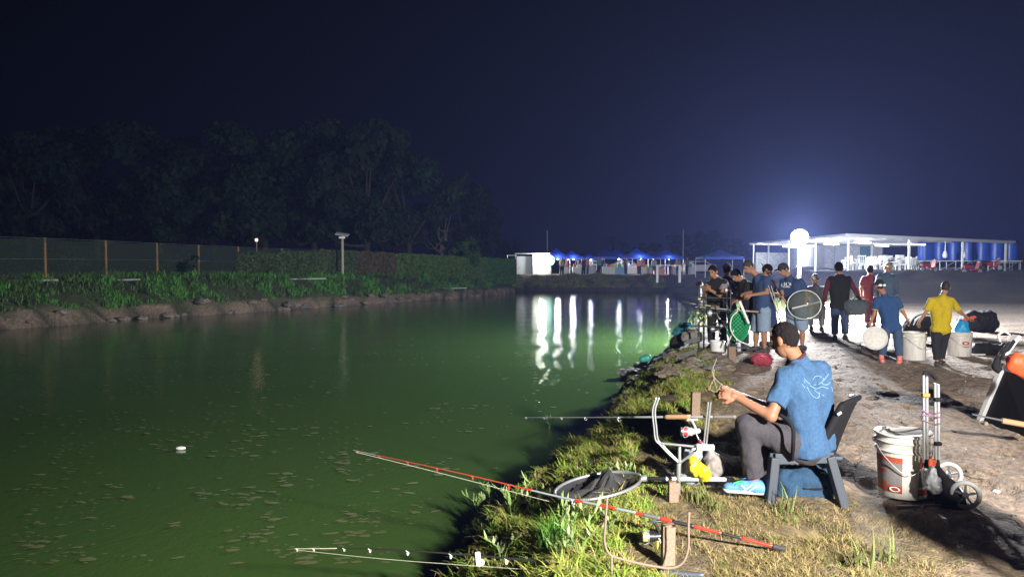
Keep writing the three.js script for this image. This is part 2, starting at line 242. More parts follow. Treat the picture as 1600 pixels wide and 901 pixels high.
/* J: joints as [image x, image y, metres farther than d]; o: look */
function person(label, d, J, o) {
  const s = o.scale ?? 1, w = (o.girth ?? 1) * s, cell = o.cell ?? .014, Q = {};
  for (const k in J) Q[k] = o.world ? V(...J[k]) : at(J[k][0], J[k][1], d + (J[k][2] ?? 0));
  const base = V((Q.ankleL.x + Q.ankleR.x) / 2, 0, (Q.ankleL.z + Q.ankleR.z) / 2); base.y = LH(base.x, base.z);
  if (o.snap !== false) for (const sd of ['L', 'R']) { const a = Q['ankle' + sd]; a.y = LH(a.x, a.z) + .085 * s; }
  const t = thing('person', label, o.category ?? 'person', base, o.group);
  const f = V(...o.face).normalize(), R0 = f.clone().cross(V(0, 1, 0)).normalize(), U = R0.clone().cross(f).normalize(), H = Q.head, SC = mix(Q.shL, Q.shR, .5), HC = mix(Q.hipL, Q.hipR, .5), N = Q.neck;
  const skin = o.skin ?? SKIN, down = HC.clone().sub(SC).normalize();
  const add = (name, fld, m, c = cell) => part(name, shift(skinMesh(fld, c), base), m, t);
  // body
  const B = field(.022 * s), head = field(.016 * s);
  const torso = (F0, e, cut) => {
    capsule(F0, mix(SC, Q.shL, .82), mix(SC, Q.shR, .82), .062 * w + e, .062 * w + e, cut);
    for (const k of ['L', 'R']) capsule(F0, mix(SC, Q['sh' + k], .52).addScaledVector(down, .08 * s), mix(HC, Q['hip' + k], .5), .098 * w + e, (o.belly ?? .1) * w + e, cut);
    capsule(F0, N.clone().addScaledVector(down, .03 * s), mix(SC, HC, .3), .06 * w + e, .1 * w + e, cut);
    capsule(F0, Q.hipL, Q.hipR, .098 * w + e, .098 * w + e, cut);
  };
  torso(B, 0);
  capsule(B, N, H.clone().addScaledVector(U, -.06 * s), .054 * s, .05 * s);
  for (const k of ['L', 'R']) {
    capsule(B, Q['sh' + k], Q['el' + k], .048 * w, .038 * w); capsule(B, Q['el' + k], Q['wr' + k], .039 * w, .026 * w);
    capsule(B, Q['hip' + k], Q['kn' + k], .082 * w, .055 * w); capsule(B, Q['kn' + k], Q['ankle' + k], .05 * w, .034 * w);
    const calf = mix(Q['kn' + k], Q['ankle' + k], .3); capsule(B, calf, mix(Q['kn' + k], Q['ankle' + k], .5), .05 * w, .044 * w);
    capsule(B, Q['ankle' + k].clone().add(V(0, -.04 * s, 0)), Q['toe' + k].clone().setY(Q['ankle' + k].y - .05 * s), .032 * s, .026 * s);
  }
  ellip(head, H.clone().addScaledVector(U, .022 * s).addScaledVector(f, -.008 * s), R0, U, f, .075 * s, .1 * s, .094 * s);
  ellip(head, H.clone().addScaledVector(U, -.05 * s).addScaledVector(f, .026 * s), R0, U, f, .057 * s, .07 * s, .064 * s);
  capsule(head, H.clone().addScaledVector(f, .09 * s).addScaledVector(U, .012 * s), H.clone().addScaledVector(f, .106 * s).addScaledVector(U, -.026 * s), .01 * s, .016 * s);
  capsule(head, H.clone().addScaledVector(f, .084 * s).addScaledVector(U, -.062 * s).addScaledVector(R0, -.018 * s), H.clone().addScaledVector(f, .084 * s).addScaledVector(U, -.062 * s).addScaledVector(R0, .018 * s), .008 * s, .008 * s);
  capsule(head, H.clone().addScaledVector(f, .078 * s).addScaledVector(U, .034 * s).addScaledVector(R0, -.035 * s), H.clone().addScaledVector(f, .078 * s).addScaledVector(U, .034 * s).addScaledVector(R0, .035 * s), .014 * s, .014 * s);
  for (const k of [-1, 1]) ellip(head, H.clone().addScaledVector(R0, .078 * s * k).addScaledVector(f, -.012 * s).addScaledVector(U, -.012 * s), R0, U, f, .011 * s, .033 * s, .02 * s);
  capsule(head, H.clone().addScaledVector(U, -.02 * s).addScaledVector(f, -.015 * s), mix(N, H, .3), .05 * s, .05 * s);
  const geos = [skinMesh(B, cell), skinMesh(head, o.headCell ?? cell * .6)];
  for (const k of ['L', 'R']) { const hd = o['hand' + k] ?? {}; if (hd.none) continue; const F1 = field(.006 * s), dir = hd.dir ? V(...hd.dir) : Q['wr' + k].clone().sub(Q['el' + k]); handInto(F1, Q['wr' + k], dir, hd.normal ? V(...hd.normal) : V(0, -1, .3), hd.curl ?? .8, k === 'L' ? 1 : -1, s); geos.push(skinMesh(F1, o.handCell ?? .006)); }
  part('body', shift(merge(geos), base), skin, t);
  if (o.eyes) for (const k of [-1, 1]) { const e = new THREE.SphereGeometry(.011 * s, 10, 8), p = H.clone().addScaledVector(f, .083 * s).addScaledVector(R0, .031 * s * k).addScaledVector(U, .012 * s).sub(base); e.translate(p.x, p.y, p.z); part('eye', e, EYE_M, t); }
  // hair and headwear
  if (o.hair !== null) { const h = field(.01), n = f.clone().multiplyScalar(.75).addScaledVector(U, -.66).normalize(), cut = [plane(n, H.clone().addScaledVector(n, (o.hairline ?? .022) * s)), plane(U.clone().negate().addScaledVector(f, .35).normalize(), H.clone().addScaledVector(U, -(o.nape ?? .055) * s))]; ellip(h, H.clone().addScaledVector(U, .022 * s).addScaledVector(f, -.009 * s), R0, U, f, (.079 + (o.hairMore ?? 0)) * s, (.108 + (o.hairMore ?? 0)) * s, (.1 + (o.hairMore ?? 0)) * s, cut); h.amp = .004; h.freq = 40; add('hair', h, o.hair ?? HAIR, (o.headCell ?? cell * .6)); }
  if (o.cap) { const h = field(.008), c = H.clone().addScaledVector(U, .035 * s); ellip(h, c, R0, U, f, .086 * s, .1 * s, .106 * s, [plane(U.clone().negate().addScaledVector(f, -.15).normalize(), c.clone().addScaledVector(U, -.005 * s))]); if (o.brim !== 0) ellip(h, c.clone().addScaledVector(f, (o.brim ?? 1) * .11 * s).addScaledVector(U, .008 * s), R0, U, f, .07 * s, .011, .085 * s); if (o.wide) ellip(h, c.clone().addScaledVector(U, .005 * s), R0, U, f, .15 * s, .012, .16 * s); add('cap', h, o.cap, cell * .6); }
  // shirt
  const sh = field(.03 * s); sh.amp = o.wrinkle ?? .006; sh.freq = 8;
  const hem = HC.clone().addScaledVector(down, (o.hem ?? .1) * s), cutHem = [plane(down, hem)];
  if (o.neckCut !== 0) { const up = H.clone().sub(N).normalize(); cutHem.push(plane(up, N.clone().addScaledVector(up, .028 * s))); }
  torso(sh, (o.loose ?? .019) * s, cutHem);
  for (const k of ['L', 'R']) { const S = Q['sh' + k], E = Q['el' + k], W = Q['wr' + k], sl = o.sleeve ?? .62, ad = E.clone().sub(S).normalize(); if (sl <= 1) capsule(sh, S, E, .068 * w, .066 * w, [plane(ad, mix(S, E, sl))]); else { capsule(sh, S, E, .066 * w, .052 * w); capsule(sh, E, mix(E, W, .93), .052 * w, .04 * w, [plane(W.clone().sub(E).normalize(), mix(E, W, .9))]); } }
  t.userData.shirtField = sh; const shirt = add('shirt', sh, o.shirt, o.clothCell ?? cell);
  if (o.vest) { const v = field(.03); torso(v, .032 * s, cutHem); v.amp = .005; add('vest', v, o.vest, cell); }
  if (o.trim) for (const k of ['L', 'R']) { const S = Q['sh' + k], E = Q['el' + k], c = mix(S, E, (o.sleeve ?? .62) - .02), a = E.clone().sub(S).normalize(), g = new THREE.TorusGeometry(.067 * w, .007, 8, 24); g.applyQuaternion(new THREE.Quaternion().setFromUnitVectors(V(0, 0, 1), a)); g.translate(c.x, c.y, c.z); part('sleeve_trim', shift(g, base), o.trim, t); }
  // trousers
  const tr = field(.02 * s); tr.amp = o.legWrinkle ?? .006; tr.freq = 7; capsule(tr, Q.hipL, Q.hipR, .105 * w, .105 * w);
  const leg = o.leg ?? 1.9, ease = (o.ease ?? .016) * s;
  for (const k of ['L', 'R']) { const h = Q['hip' + k], n = Q['kn' + k], a = Q['ankle' + k]; if (leg <= 1) capsule(tr, h, n, .09 * w + ease, .066 * w + ease * 1.4, [plane(n.clone().sub(h).normalize(), mix(h, n, leg))]); else { capsule(tr, h, n, .086 * w + ease, .06 * w + ease); capsule(tr, n, mix(n, a, leg - 1), .06 * w + ease, lerp(.056, .046, leg - 1) * w + ease, [plane(a.clone().sub(n).normalize(), mix(n, a, leg - 1 - .03))]); } }
  add('trousers', tr, o.trousers, o.clothCell ?? cell).name = leg <= 1.2 ? 'shorts' : 'trousers';
  // shoes
  if (o.shoe !== null) for (const k of ['L', 'R']) { const a = Q['ankle' + k], g0 = a.y - .083 * s, toe = Q['toe' + k].clone(); const dir = toe.clone().sub(a).setY(0).normalize(), z = field(.02); const heel = V(a.x, g0 + .04 * s, a.z).addScaledVector(dir, -.045 * s), tip = V(a.x, g0 + .03 * s, a.z).addScaledVector(dir, (o.footLen ?? .15) * s); capsule(z, heel, tip, .044 * s, .034 * s); capsule(z, heel, mix(heel, tip, .5).add(V(0, .02 * s, 0)), .046 * s, .042 * s); if (o.boot) capsule(z, V(a.x, g0 + .06, a.z), V(a.x, g0 + o.boot, a.z), .05 * s, .058 * s, [plane(V(0, 1, 0), V(0, g0 + o.boot, 0))]); else capsule(z, V(a.x, g0 + .05 * s, a.z), V(a.x, g0 + .085 * s, a.z), .045 * s, .043 * s, [plane(V(0, 1, 0), V(0, g0 + .095 * s, 0))]); z.all = [plane(V(0, -1, 0), V(0, g0 - .004, 0))]; t['foot' + k] = z; const so = add(o.boot ? 'boot' : 'shoe', z, o.shoe ?? SHOE, Math.min(cell, .008)); if (o.sole) { const y = field(.01); capsule(y, heel, tip, .05 * s, .04 * s); y.all = [plane(V(0, 1, 0), V(0, g0 + .022, 0)), plane(V(0, -1, 0), V(0, g0 - .004, 0))]; part('sole', shift(skinMesh(y, .006), base), o.sole, so); } so.userData.f = null; delete so.userData.f; }
  delete t.userData.shirtField; t.F = { sh, tr, base, Q, f, U, R0, shirt };
  if (o.check) { const L = (a, b) => Q[a].distanceTo(Q[b]).toFixed(2); console.log(label.slice(0, 30), 'up', L('shL', 'elL'), L('shR', 'elR'), 'fore', L('elL', 'wrL'), L('elR', 'wrR'), 'thigh', L('hipL', 'knL'), L('hipR', 'knR'), 'shin', L('knL', 'ankleL'), L('knR', 'ankleR'), 'shw', L('shL', 'shR'), 'torso', SC.distanceTo(HC).toFixed(2), 'head', H.distanceTo(N).toFixed(2)); }
  return t;
}
// ---------------------------------------------------------------- lamps that light the place
const lampPos = at(1250, 371, 22);
{ // work light on a mast among the people
  const b = stand(1250, 22); b.x = lampPos.x; const H = lampPos.y - b.y, t = thing('floodlight', 'blazing white floodlight head on a white mast behind the anglers', 'floodlight', b);
  const wp = mat([.75, .75, .75], .4, { metal: .2 }), dk = mat([.05, .05, .055], .5, { metal: .5 });
  part('mast', [cyl(.05, .045, H - .2, 0, 0, 0, 16)], wp, t);
  for (let k = 0; k < 3; k++) { const a = k * 2.094 + .4; part('leg', bar(V(Math.cos(a) * .55, .02, Math.sin(a) * .55), V(0, .75, 0), .018), wp, t); }
  part('crossbar', beam(V(-.3, H - .28, 0), V(.3, H - .28, 0), .05, .05), dk, t);
  const glow = mat([.9, .9, .9], .4, { emissive: new THREE.Color(.93, .96, 1), emissiveIntensity: 150 });
  for (const k of [0]) {
    const h = part('lamp_holder', cyl(.07, .09, .1, k, H - .27, 0, 16), dk, t), g = new THREE.SphereGeometry(.24, 32, 22); g.translate(k, H, 0); part('lamp_globe', g, glow, h);
    const L = new THREE.PointLight(new THREE.Color(.90, .95, 1), LAMP_I); L.position.set(lampPos.x + k, lampPos.y, -22); L.castShadow = true; L.shadow.radius = 22; L.shadow.mapSize.set(2048, 2048); scene.add(L);
  }
}
{ // its twin on the bank behind the photographer, which lights the near side of everything
  const b = V(3.8, 0, 2.5); b.y = LH(b.x, b.z); const H = 3.4, t = thing('floodlight', 'second floodlight on a post beside the path behind the camera', 'floodlight', b), dk = mat([.05, .05, .055], .5, { metal: .5 });
  part('mast', cyl(.06, .045, H - .1, 0, 0, 0, 16), dk, t);
  const aim = (g) => { g.translate(0, -H, 0); g.rotateX(-.31); g.rotateY(.11); g.translate(0, H, 0); return g; }, h = part('lamp_housing', aim(box(.44, .34, .1, 0, H, .06, .02)), dk, t), glow = mat([.9, .9, .9], .4, { emissive: new THREE.Color(1, .95, .86), emissiveIntensity: 60 });
  part('lamp_face', aim(box(.38, .28, .012, 0, H, .002, .004)), glow, h);
  const L = new THREE.SpotLight(new THREE.Color(1, .95, .87), BACK_I, 0, .80, .9, 2); L.position.set(b.x, b.y + H, b.z - .16); L.target.position.set(1.7, -.1, -8); scene.add(L.target); L.castShadow = true; L.shadow.radius = 8; L.shadow.mapSize.set(2048, 2048); scene.add(L);
}
function bulb(parent, local, r, col, glow, I) {   // a lamp ball that is a part of its thing, with a light of its own size
  const g = new THREE.SphereGeometry(r, 14, 10); g.translate(local.x, local.y, local.z);
  part('lamp_bulb', g, mat([.9, .9, .9], .4, { emissive: new THREE.Color(...col), emissiveIntensity: glow }), parent);
  if (I) { const L = new THREE.PointLight(new THREE.Color(...col), I * 1.3); L.position.copy(parent.localToWorld(local.clone())); L.shadow.radius = r / .01; L.castShadow = true; scene.add(L); }
}
const worldOf = (t) => (t.updateMatrixWorld(true), t);

// ---------------------------------------------------------------- open shelter on the far right
const WSTEEL = mat([.72, .73, .74], .45, { metal: .15 }), GREYM = mat([.45, .46, .48], .4, { metal: .6 });
const shelterLamps = [];
{
  const A = at(1325, 367, 36), B = at(1584, 373, 44), C = at(1172, 389, 62), y0 = 3.0; A.y = B.y = C.y = y0;
  const u = B.clone().sub(A), v = C.clone().sub(A), P = (a, b, y = 0) => A.clone().addScaledVector(u, a).addScaledVector(v, b).add(V(0, y + .25 * b - .12 * a, 0));
  const t = thing('open_shelter', 'long open-sided shelter with a brightly lit white steel roof', 'shelter', V(A.x, LH(A.x, A.z), A.z)), o = t.position;
  const L = (p) => p.clone().sub(o), sheet = mat([.34, .36, .38], .5, { metal: .2 }), purlinM = mat([.8, .8, .8], .5);
  const slab = (a, b, c, d, th) => { const g = new THREE.BufferGeometry(), q = [a, b, c, d], tp = q.map((p) => p.clone().add(V(0, th, 0))), all = [...q, ...tp].map(L), idx = [0, 1, 2, 0, 2, 3, 4, 6, 5, 4, 7, 6, 0, 4, 5, 0, 5, 1, 1, 5, 6, 1, 6, 2, 2, 6, 7, 2, 7, 3, 3, 7, 4, 3, 4, 0]; const pos = []; for (const i of idx) pos.push(all[i].x, all[i].y, all[i].z); g.setAttribute('position', new THREE.Float32BufferAttribute(pos, 3)); g.computeVertexNormals(); return g; };
  const NR = 14;
  for (let k = 0; k < NR; k++) part('roof_sheet', slab(P(0, k / NR, .02 + (k % 2) * .02), P(1, k / NR, .02 + (k % 2) * .02), P(1, (k + .99) / NR, .02 + (k % 2) * .02), P(0, (k + .99) / NR, .02 + (k % 2) * .02), .03), sheet, t);
  for (let k = 0; k <= 9; k++) part('rafter', beam(L(P(0, k / 9, -.06)), L(P(1, k / 9, -.06)), .06, .1), WSTEEL, t);
  for (let k = 0; k <= 10; k++) part('purlin', beam(L(P(k / 10, 0, .0)), L(P(k / 10, 1, .0)), .1, .05), purlinM, t);
  part('fascia', beam(L(P(-.01, -.004, -.0)), L(P(1.01, -.004, -.0)), .04, .11), WSTEEL, t); part('fascia', beam(L(P(-.006, 0, -.0)), L(P(-.006, 1, -.0)), .04, .11), WSTEEL, t);
  for (const [a, b] of [[.02, .02], [.35, .02], [.68, .02], [.98, .02], [.02, .25], [.02, .5], [.02, .75], [.02, .98], [.98, .4], [.98, .8], [.5, .4], [.5, .75]]) { const p = P(a, b), h = LH(p.x, p.z); part('post', beam(L(V(p.x, h, p.z)), L(P(a, b, -.1)), .1, .1), WSTEEL, t); }
  // back room walls
  const wallM = mat([.55, .56, .56], .8, { map: scuffTex });
  const wl = (p, q, h) => { const a = V(p.x, LH(p.x, p.z) - .2, p.z), b = V(q.x, LH(p.x, p.z) - .2, q.z), m = mix(a, b, .5); const g = box(p.distanceTo(q), h, .12, 0, h / 2, 0, 0); g.rotateY(-Math.atan2(q.z - p.z, q.x - p.x)); g.translate(m.x, m.y, m.z); return shift(g, o); };
  part('back_wall', wl(P(.03, .97), P(.8, .97), 2.0), wallM, t); part('room_wall', wl(P(.3, .55), P(.3, .95), 1.9), wallM, t); part('room_wall', wl(P(.3, .55), P(.72, .55), 1.9), wallM, t);
  part('door', wl(P(.36, .546), P(.43, .546), 1.75), mat([.3, .33, .36], .6), t); part('door', wl(P(.55, .546), P(.62, .546), 1.75), mat([.05, .12, .16], .6), t);
  const tubeM = mat([.9, .9, .9], .4, { emissive: new THREE.Color(.93, .97, 1), emissiveIntensity: 12 });
  let n = 0;
  for (const [a, b] of [[.12, .1], [.45, .1], [.78, .1], [.9, .12], [.12, .32], [.45, .32], [.78, .32], [.15, .56], [.15, .8], [.6, .8]]) {
    const p = P(a, b, -.28), q = P(a + .09, b, -.28), f = part('light_fitting', beam(L(p.clone().add(V(0, .06, 0))), L(q.clone().add(V(0, .06, 0))), .12, .05), WSTEEL, t);
    part('light_tube', bar(L(p), L(q), .025, 8), tubeM, f);
    if (n++ % 2 === 0) { const PL = new THREE.PointLight(new THREE.Color(.93, .97, 1), 42); PL.position.copy(mix(p, q, .5).add(V(0, -.12, 0))); PL.shadow.radius = 10; PL.castShadow = true; scene.add(PL); }
  }
  // ---- what stands under and beside it
  const ground = (p) => V(p.x, LH(p.x, p.z), p.z);
  const chairM = mat([.72, .72, .70], .5);
  const mono = (name, label, group, m) => {
    const c = thing(name, label, 'chair', V(0, 0, 0), group);
    part('seat', [box(.42, .03, .42, 0, .42, 0, .012), box(.42, .05, .02, 0, .40, .2, .005)], m, c);
    part('backrest', [box(.42, .06, .025, 0, .8, -.24, .01), ...[-.18, -.09, 0, .09, .18].map((x) => box(.035, .36, .02, x, .61, -.225, .006))], m, c);
    for (const [x, z] of [[-.2, .2], [.2, .2], [-.2, -.2], [.2, -.2]]) part('leg', bar(V(x, .42, z), V(x * 1.2, 0, z * 1.2), .022, 6), m, c);
    for (const x of [-.22, .22]) part('armrest', [box(.04, .025, .4, x, .63, -.03, .008), box(.03, .2, .03, x, .53, .16, .006)], m, c); return c;
  };
  const proto = mono('plastic_chair', 'white plastic armchair standing among others under the lit shelter', 'white chairs under the shelter', chairM);
  const spots = [[1338, 40], [1346, 39], [1352, 41.5], [1361, 40], [1368, 42], [1378, 41], [1384, 44], [1398, 41], [1407, 43], [1415, 41.5], [1424, 42.5], [1433, 44], [1392, 47], [1327, 43], [1402, 46], [1412, 47.5], [1320, 42], [1440, 46]];
  spots.forEach(([px, d], i) => { const p = ground(at(px, 420, d)); if (i) dup(proto, p, rr(0, 6.28)); else { proto.position.copy(p); proto.rotation.y = 1; } });
  // stacked foam boxes, white, on a table
  const tb = thing('long_table', 'long table with grey top loaded with white boxes under the shelter', 'table', ground(at(1398, 420, 44)), null, .5);
  part('tabletop', box(3.0, .05, .8, 0, .73, 0, .01), mat([.5, .5, .5], .6), tb); for (const [x, z] of [[-1.4, .3], [1.4, .3], [-1.4, -.3], [1.4, -.3]]) part('leg', bar(V(x, .72, z), V(x, 0, z), .025, 6), GREYM, tb);
  const tp = (dx, dy) => tb.localToWorld(V(dx, dy, 0)); worldOf(tb);
  [[-1.1, .12, .35, .3], [-.6, .15, .4, .3], [-.05, .1, .5, .2], [.5, .17, .36, .34], [1.0, .12, .4, .24]].forEach(([x, y, w, h], i) => solo('foam_box', [box(w, h, .35, 0, h / 2, 0, .02), box(w + .02, .03, .37, 0, h, 0, .01)], mat([.74, .74, .72], .7), ['white foam box at the left end of the long shelter table', 'wide white foam box, second from the left on the shelter table', 'flat white foam box in the middle of the shelter table', 'tall white foam box right of the middle of the shelter table', 'white foam box at the right end of the long shelter table'][i], 'foam box', tp(x, .757)));
  // scooters
  const scooter = (label, px, d, ry, col) => {
    const t = thing('motor_scooter', label, 'scooter', ground(at(px, 425, d)), null, ry); t.scale.setScalar(.72); const _ = 0, body = mat(col, .4, { clearcoat: .3 });
    for (const x of [-.6, .6]) { const g = new THREE.TorusGeometry(.24, .055, 10, 24); g.translate(x, .29, 0); const w = part('wheel', g, RUBBER, t); const r = cyl(.15, .15, .05, 0, 0, 0, 16); r.rotateX(Math.PI / 2); r.translate(x, .29, -.025); part('rim', r, GREYM, w); }
    part('body_panel', [box(.85, .28, .26, -.3, .58, 0, .1), box(.5, .12, .28, .1, .38, 0, .05)], body, t); part('leg_shield', beam(V(.35, .38, 0), V(.5, .95, 0), .36, .06), body, t);
    part('seat', box(.68, .1, .25, -.35, .77, 0, .045), RUBBER, t); part('handlebar', bar(V(.44, 1.02, -.34), V(.44, 1.02, .34), .02), RUBBER, t); part('fork', bar(V(.46, .95, 0), V(.62, .3, 0), .03), GREYM, t); part('headlight', new THREE.SphereGeometry(.08, 10, 8).translate(.54, .93, 0), mat([.7, .7, .7], .2), t);
  };
  scooter('red scooter parked in front of the shelter left of the blue drums', 1452, 38.5, .3, [.25, .02, .02]); scooter('red scooter parked below the blue drums at the shelter end', 1520, 39, .1, [.24, .02, .02]); scooter('dark red scooter parked at the right end of the earth bank', 1549, 40, -.2, [.25, .02, .02]); scooter('black scooter parked among the white chairs under the shelter', 1386, 42.5, .5, [.03, .03, .035]);
  // drums on their rack
  const rackP = ground(at(1512, 415, 45)), rk = thing('drum_rack', 'white steel rack on legs carrying the row of blue drums', 'rack', rackP, null, 0);
  const H0 = .62; part('deck', box(6.0, .06, 1.1, 0, H0, 0, .01), WSTEEL, rk); for (let k = 0; k < 7; k++) for (const z of [-.48, .48]) part('leg', bar(V(-2.9 + k * .965, 0, z), V(-2.9 + k * .965, H0, z), .03, 6), WSTEEL, rk);
  for (let k = 0; k < 6; k++) part('brace', bar(V(-2.9 + k * .965, .05, .48), V(-1.94 + k * .965, H0, .48), .015, 5), WSTEEL, rk);
  const blue = mat([.02, .075, .42], .38), drumG = lathe([[0, 0], [.38, 0], [.4, .03], [.4, .33], [.415, .36], [.4, .39], [.4, .72], [.415, .75], [.4, .78], [.4, 1.08], [.37, 1.13], [0, 1.13]], 24);
  const dl = ['blue plastic drum at the right end of the row on the white rack', 'blue plastic drum second from the right end of the rack row', 'blue plastic drum third from the right end of the rack row', 'blue plastic drum in the middle of the row on the white rack', 'blue plastic drum third from the left end of the rack row', 'blue plastic drum second from the left end of the rack row', 'blue plastic drum at the left end of the row on the white rack'];
  const lid = lathe([[0, 0], [.2, 0], [.2, .05], [.17, .07], [0, .07]], 16);
  for (let k = 0; k < 7; k++) { const d = thing('blue_drum', dl[k], 'drum', rackP.clone().add(V(2.55 - k * .85, H0 + .032, 0)), 'blue drums on the rack'); part('drum_body', drumG, blue, d); const l = part('lid', lid, mat([.02, .05, .3], .4), d); l.position.y = 1.13; if (k < 2) d.scale.setScalar(1.08); }
  const r2 = thing('steel_frame', 'small empty white steel frame stand right of the drum rack', 'frame', ground(at(1577, 428, 44))); for (const [x, z] of [[-.4, -.3], [.4, -.3], [-.4, .3], [.4, .3]]) part('leg', bar(V(x, 0, z), V(x, .62, z), .025, 6), WSTEEL, r2); part('top_frame', [bar(V(-.4, .62, -.3), V(.4, .62, -.3), .025, 6), bar(V(-.4, .62, .3), V(.4, .62, .3), .025, 6), bar(V(-.4, .62, -.3), V(-.4, .62, .3), .025, 6), bar(V(.4, .62, -.3), V(.4, .62, .3), .025, 6)], WSTEEL, r2);
  // bags hung from the roof edge
  for (const [px, i] of [[1478, 0], [1507, 1]]) { const d = i ? 42 : 41, p = at(px, 375, d), y1 = 3.0 - .12; const hp = V(p.x, 1.9, p.z); const bg = solo('hanging_bag', [lathe([[0, 0], [.1, .02], [.13, .15], [.09, .32], [.03, .42], [.02, .9]], 12)], mat([.7, .72, .74], .5), ['pale bag hanging from the shelter roof left of the drums', 'pale bag hanging from the shelter roof before the drums'][i], 'bag', hp); }
}
// ---------------------------------------------------------------- stalls on the far bank
{
  const far = (px, d) => { const p = at(px, 420, d); p.y = LH(p.x, p.z); return p; };
  const shedM = mat([.62, .62, .58], .7), s0 = far(833, 73), sh = thing('white_shed', 'small white corrugated shed at the left end of the far stalls', 'shed', s0);
  part('left_wall', [box(1.5, 1.75, .08, -.85, .9, .2, 0)], mat([.4, .42, .45], .7), sh);
  for (let k = 0; k < 12; k++) part('wall_panel', box(.135, 1.95, .05, .0 + k * .137, .98, .95 + (k % 2) * .03, .01), shedM, sh);
  part('side_wall', box(.06, 1.9, 1.0, 1.68, .95, .45, 0), shedM, sh); part('roof', box(3.4, .07, 1.9, -.1, 2.02, .45, .01), mat([.7, .7, .68], .5), sh); part('lean_to_roof', box(1.0, .05, 1.2, -2.1, 1.86, .4, .01), mat([.6, .62, .64], .5), sh);
  for (const x of [-2.5, -1.7]) part('post', bar(V(x, 0, .8), V(x, 1.84, .8), .03, 6), GREYM, sh);
  worldOf(sh); bulb(sh, V(.8, 1.8, 1.75), .11, [.95, 1, .92], 70, 26); part('lamp_arm', bar(V(.8, 1.95, .9), V(.8, 1.92, 1.75), .015, 5), GREYM, sh);
  const blueM = mat([.025, .07, .50], .6, { transmission: .25, thickness: 0 });
  const canopy = (label, px, d, w, top, lampI, col = blueM) => {
    const p = far(px, d), t = thing('stall_canopy', label, 'canopy tent', p, 'canopy tents on the far bank'), h = w / 2, e = 1.72;
    const v = [[-h, e, -h], [h, e, -h], [h, e, h], [-h, e, h]], g = new THREE.BufferGeometry(), pos = [];
    const peak = [0, top, 0], mid = (a) => [a[0] * .45, e + (top - e) * .42, a[2] * .45];
    for (let k = 0; k < 4; k++) { const a = v[k], b = v[(k + 1) % 4], ma = mid(a), mb = mid(b); for (const tri of [[a, ma, b], [b, ma, mb], [ma, peak, mb], [a, b, [b[0], e - .2, b[2]]], [a, [b[0], e - .2, b[2]], [a[0], e - .2, a[2]]]]) for (const q of tri) pos.push(...q); }
    g.setAttribute('position', new THREE.Float32BufferAttribute(pos, 3)); g.computeVertexNormals(); part('canopy_cloth', g, col, t);
    for (const [x, z] of [[-h, -h], [h, -h], [h, h], [-h, h]]) part('pole', bar(V(x * .98, 0, z * .98), V(x * .98, e, z * .98), .025, 6), WSTEEL, t);
    worldOf(t); if (lampI) bulb(t, V(.1, 1.5, h - .2), .075, lampI > 20 ? [1, .95, .9] : [.85, .9, 1], 55, lampI * .7); return t;
  };
  canopy('blue canopy tent next to the white shed on the far bank', 869, 74, 2.6, 2.6, 30); canopy('small blue canopy tent second from the white shed', 893, 76, 2.3, 2.4, 26); canopy('low blue canopy tent in the middle of the far stalls', 946, 76, 3.0, 2.45, 0); canopy('broad blue canopy tent left of the tall peaked one', 963, 79, 3.0, 2.55, 10);
  canopy('tall peaked blue canopy tent right of the middle stalls', 995, 74, 2.8, 2.6, 34); canopy('blue canopy tent just left of the white goal frame', 1018, 77, 2.4, 2.4, 0); canopy('blue canopy tent behind the white goal frame', 1040, 75, 3.0, 2.5, 24); canopy('blue canopy tent beyond the anglers at the right end', 1124, 62, 3.2, 2.3, 0); canopy('dark blue canopy tent between shed row and middle stalls', 920, 80, 2.6, 2.2, 12);
  // tables and goods
  const goods = [[882, .8, [.7, .7, .68]], [905, 1.3, [.65, .68, .72]], [924, .9, [.5, .52, .55]], [951, 1.2, [.72, .72, .70]], [968, 1.1, [.25, .45, .7]], [988, 1.2, [.68, .68, .7]], [1010, 1.1, [.74, .70, .66]], [1030, .9, [.7, .3, .25]], [1052, 1.0, [.55, .55, .58]], [1078, 1.0, [.6, .62, .66]]];
  const where = ['beside the white shed', 'under the second canopy', 'in the dark gap of the stalls', 'under the middle canopy', 'with a blue cloth in the middle stalls', 'before the tall peaked canopy', 'under the right canopies', 'with a red cloth left of the goal frame', 'seen through the goal frame', 'right of the goal frame'];
  goods.forEach(([px, w, c], i) => {
    const d = 71.5 + (i % 3) * .7, p = far(px, d), t = thing('stall_table', 'stall table ' + where[i], 'table', p, 'stall tables'); part('tablecloth', box(w, .68, .6, 0, .36, 0, .03), mat(c, .85), t); part('tabletop', box(w + .06, .04, .66, 0, .72, 0, .01), mat(c, .7), t);
    for (let k = 0; k < 3; k++) { const h = rr(.12, .34); solo('goods_box', box(rr(.2, .34), h, .3, 0, h / 2, 0, .02), mat([[.75, .75, .72], [.1, .3, .6], [.6, .1, .08], [.6, .5, .1], [.1, .45, .35]][(i * 2 + k) % 5], .7), ['left', 'middle', 'right'][k] + ' box on the stall table ' + where[i], 'box', p.clone().add(V((k - 1) * w * .32, .742, rr(-.1, .1)))); }
  });
  const sign = thing('round_sign', 'pale green round sign hanging beside the white shed', 'sign', far(859, 72)); { const g = cyl(.5, .5, .06, 0, 0, 0, 28); g.rotateX(Math.PI / 2); g.translate(0, 1.35, 0); part('sign_disc', g, mat([.35, .7, .62], .5), sign); part('post', bar(V(0, 0, -.06), V(0, 1.2, -.06), .03, 6), GREYM, sign); }
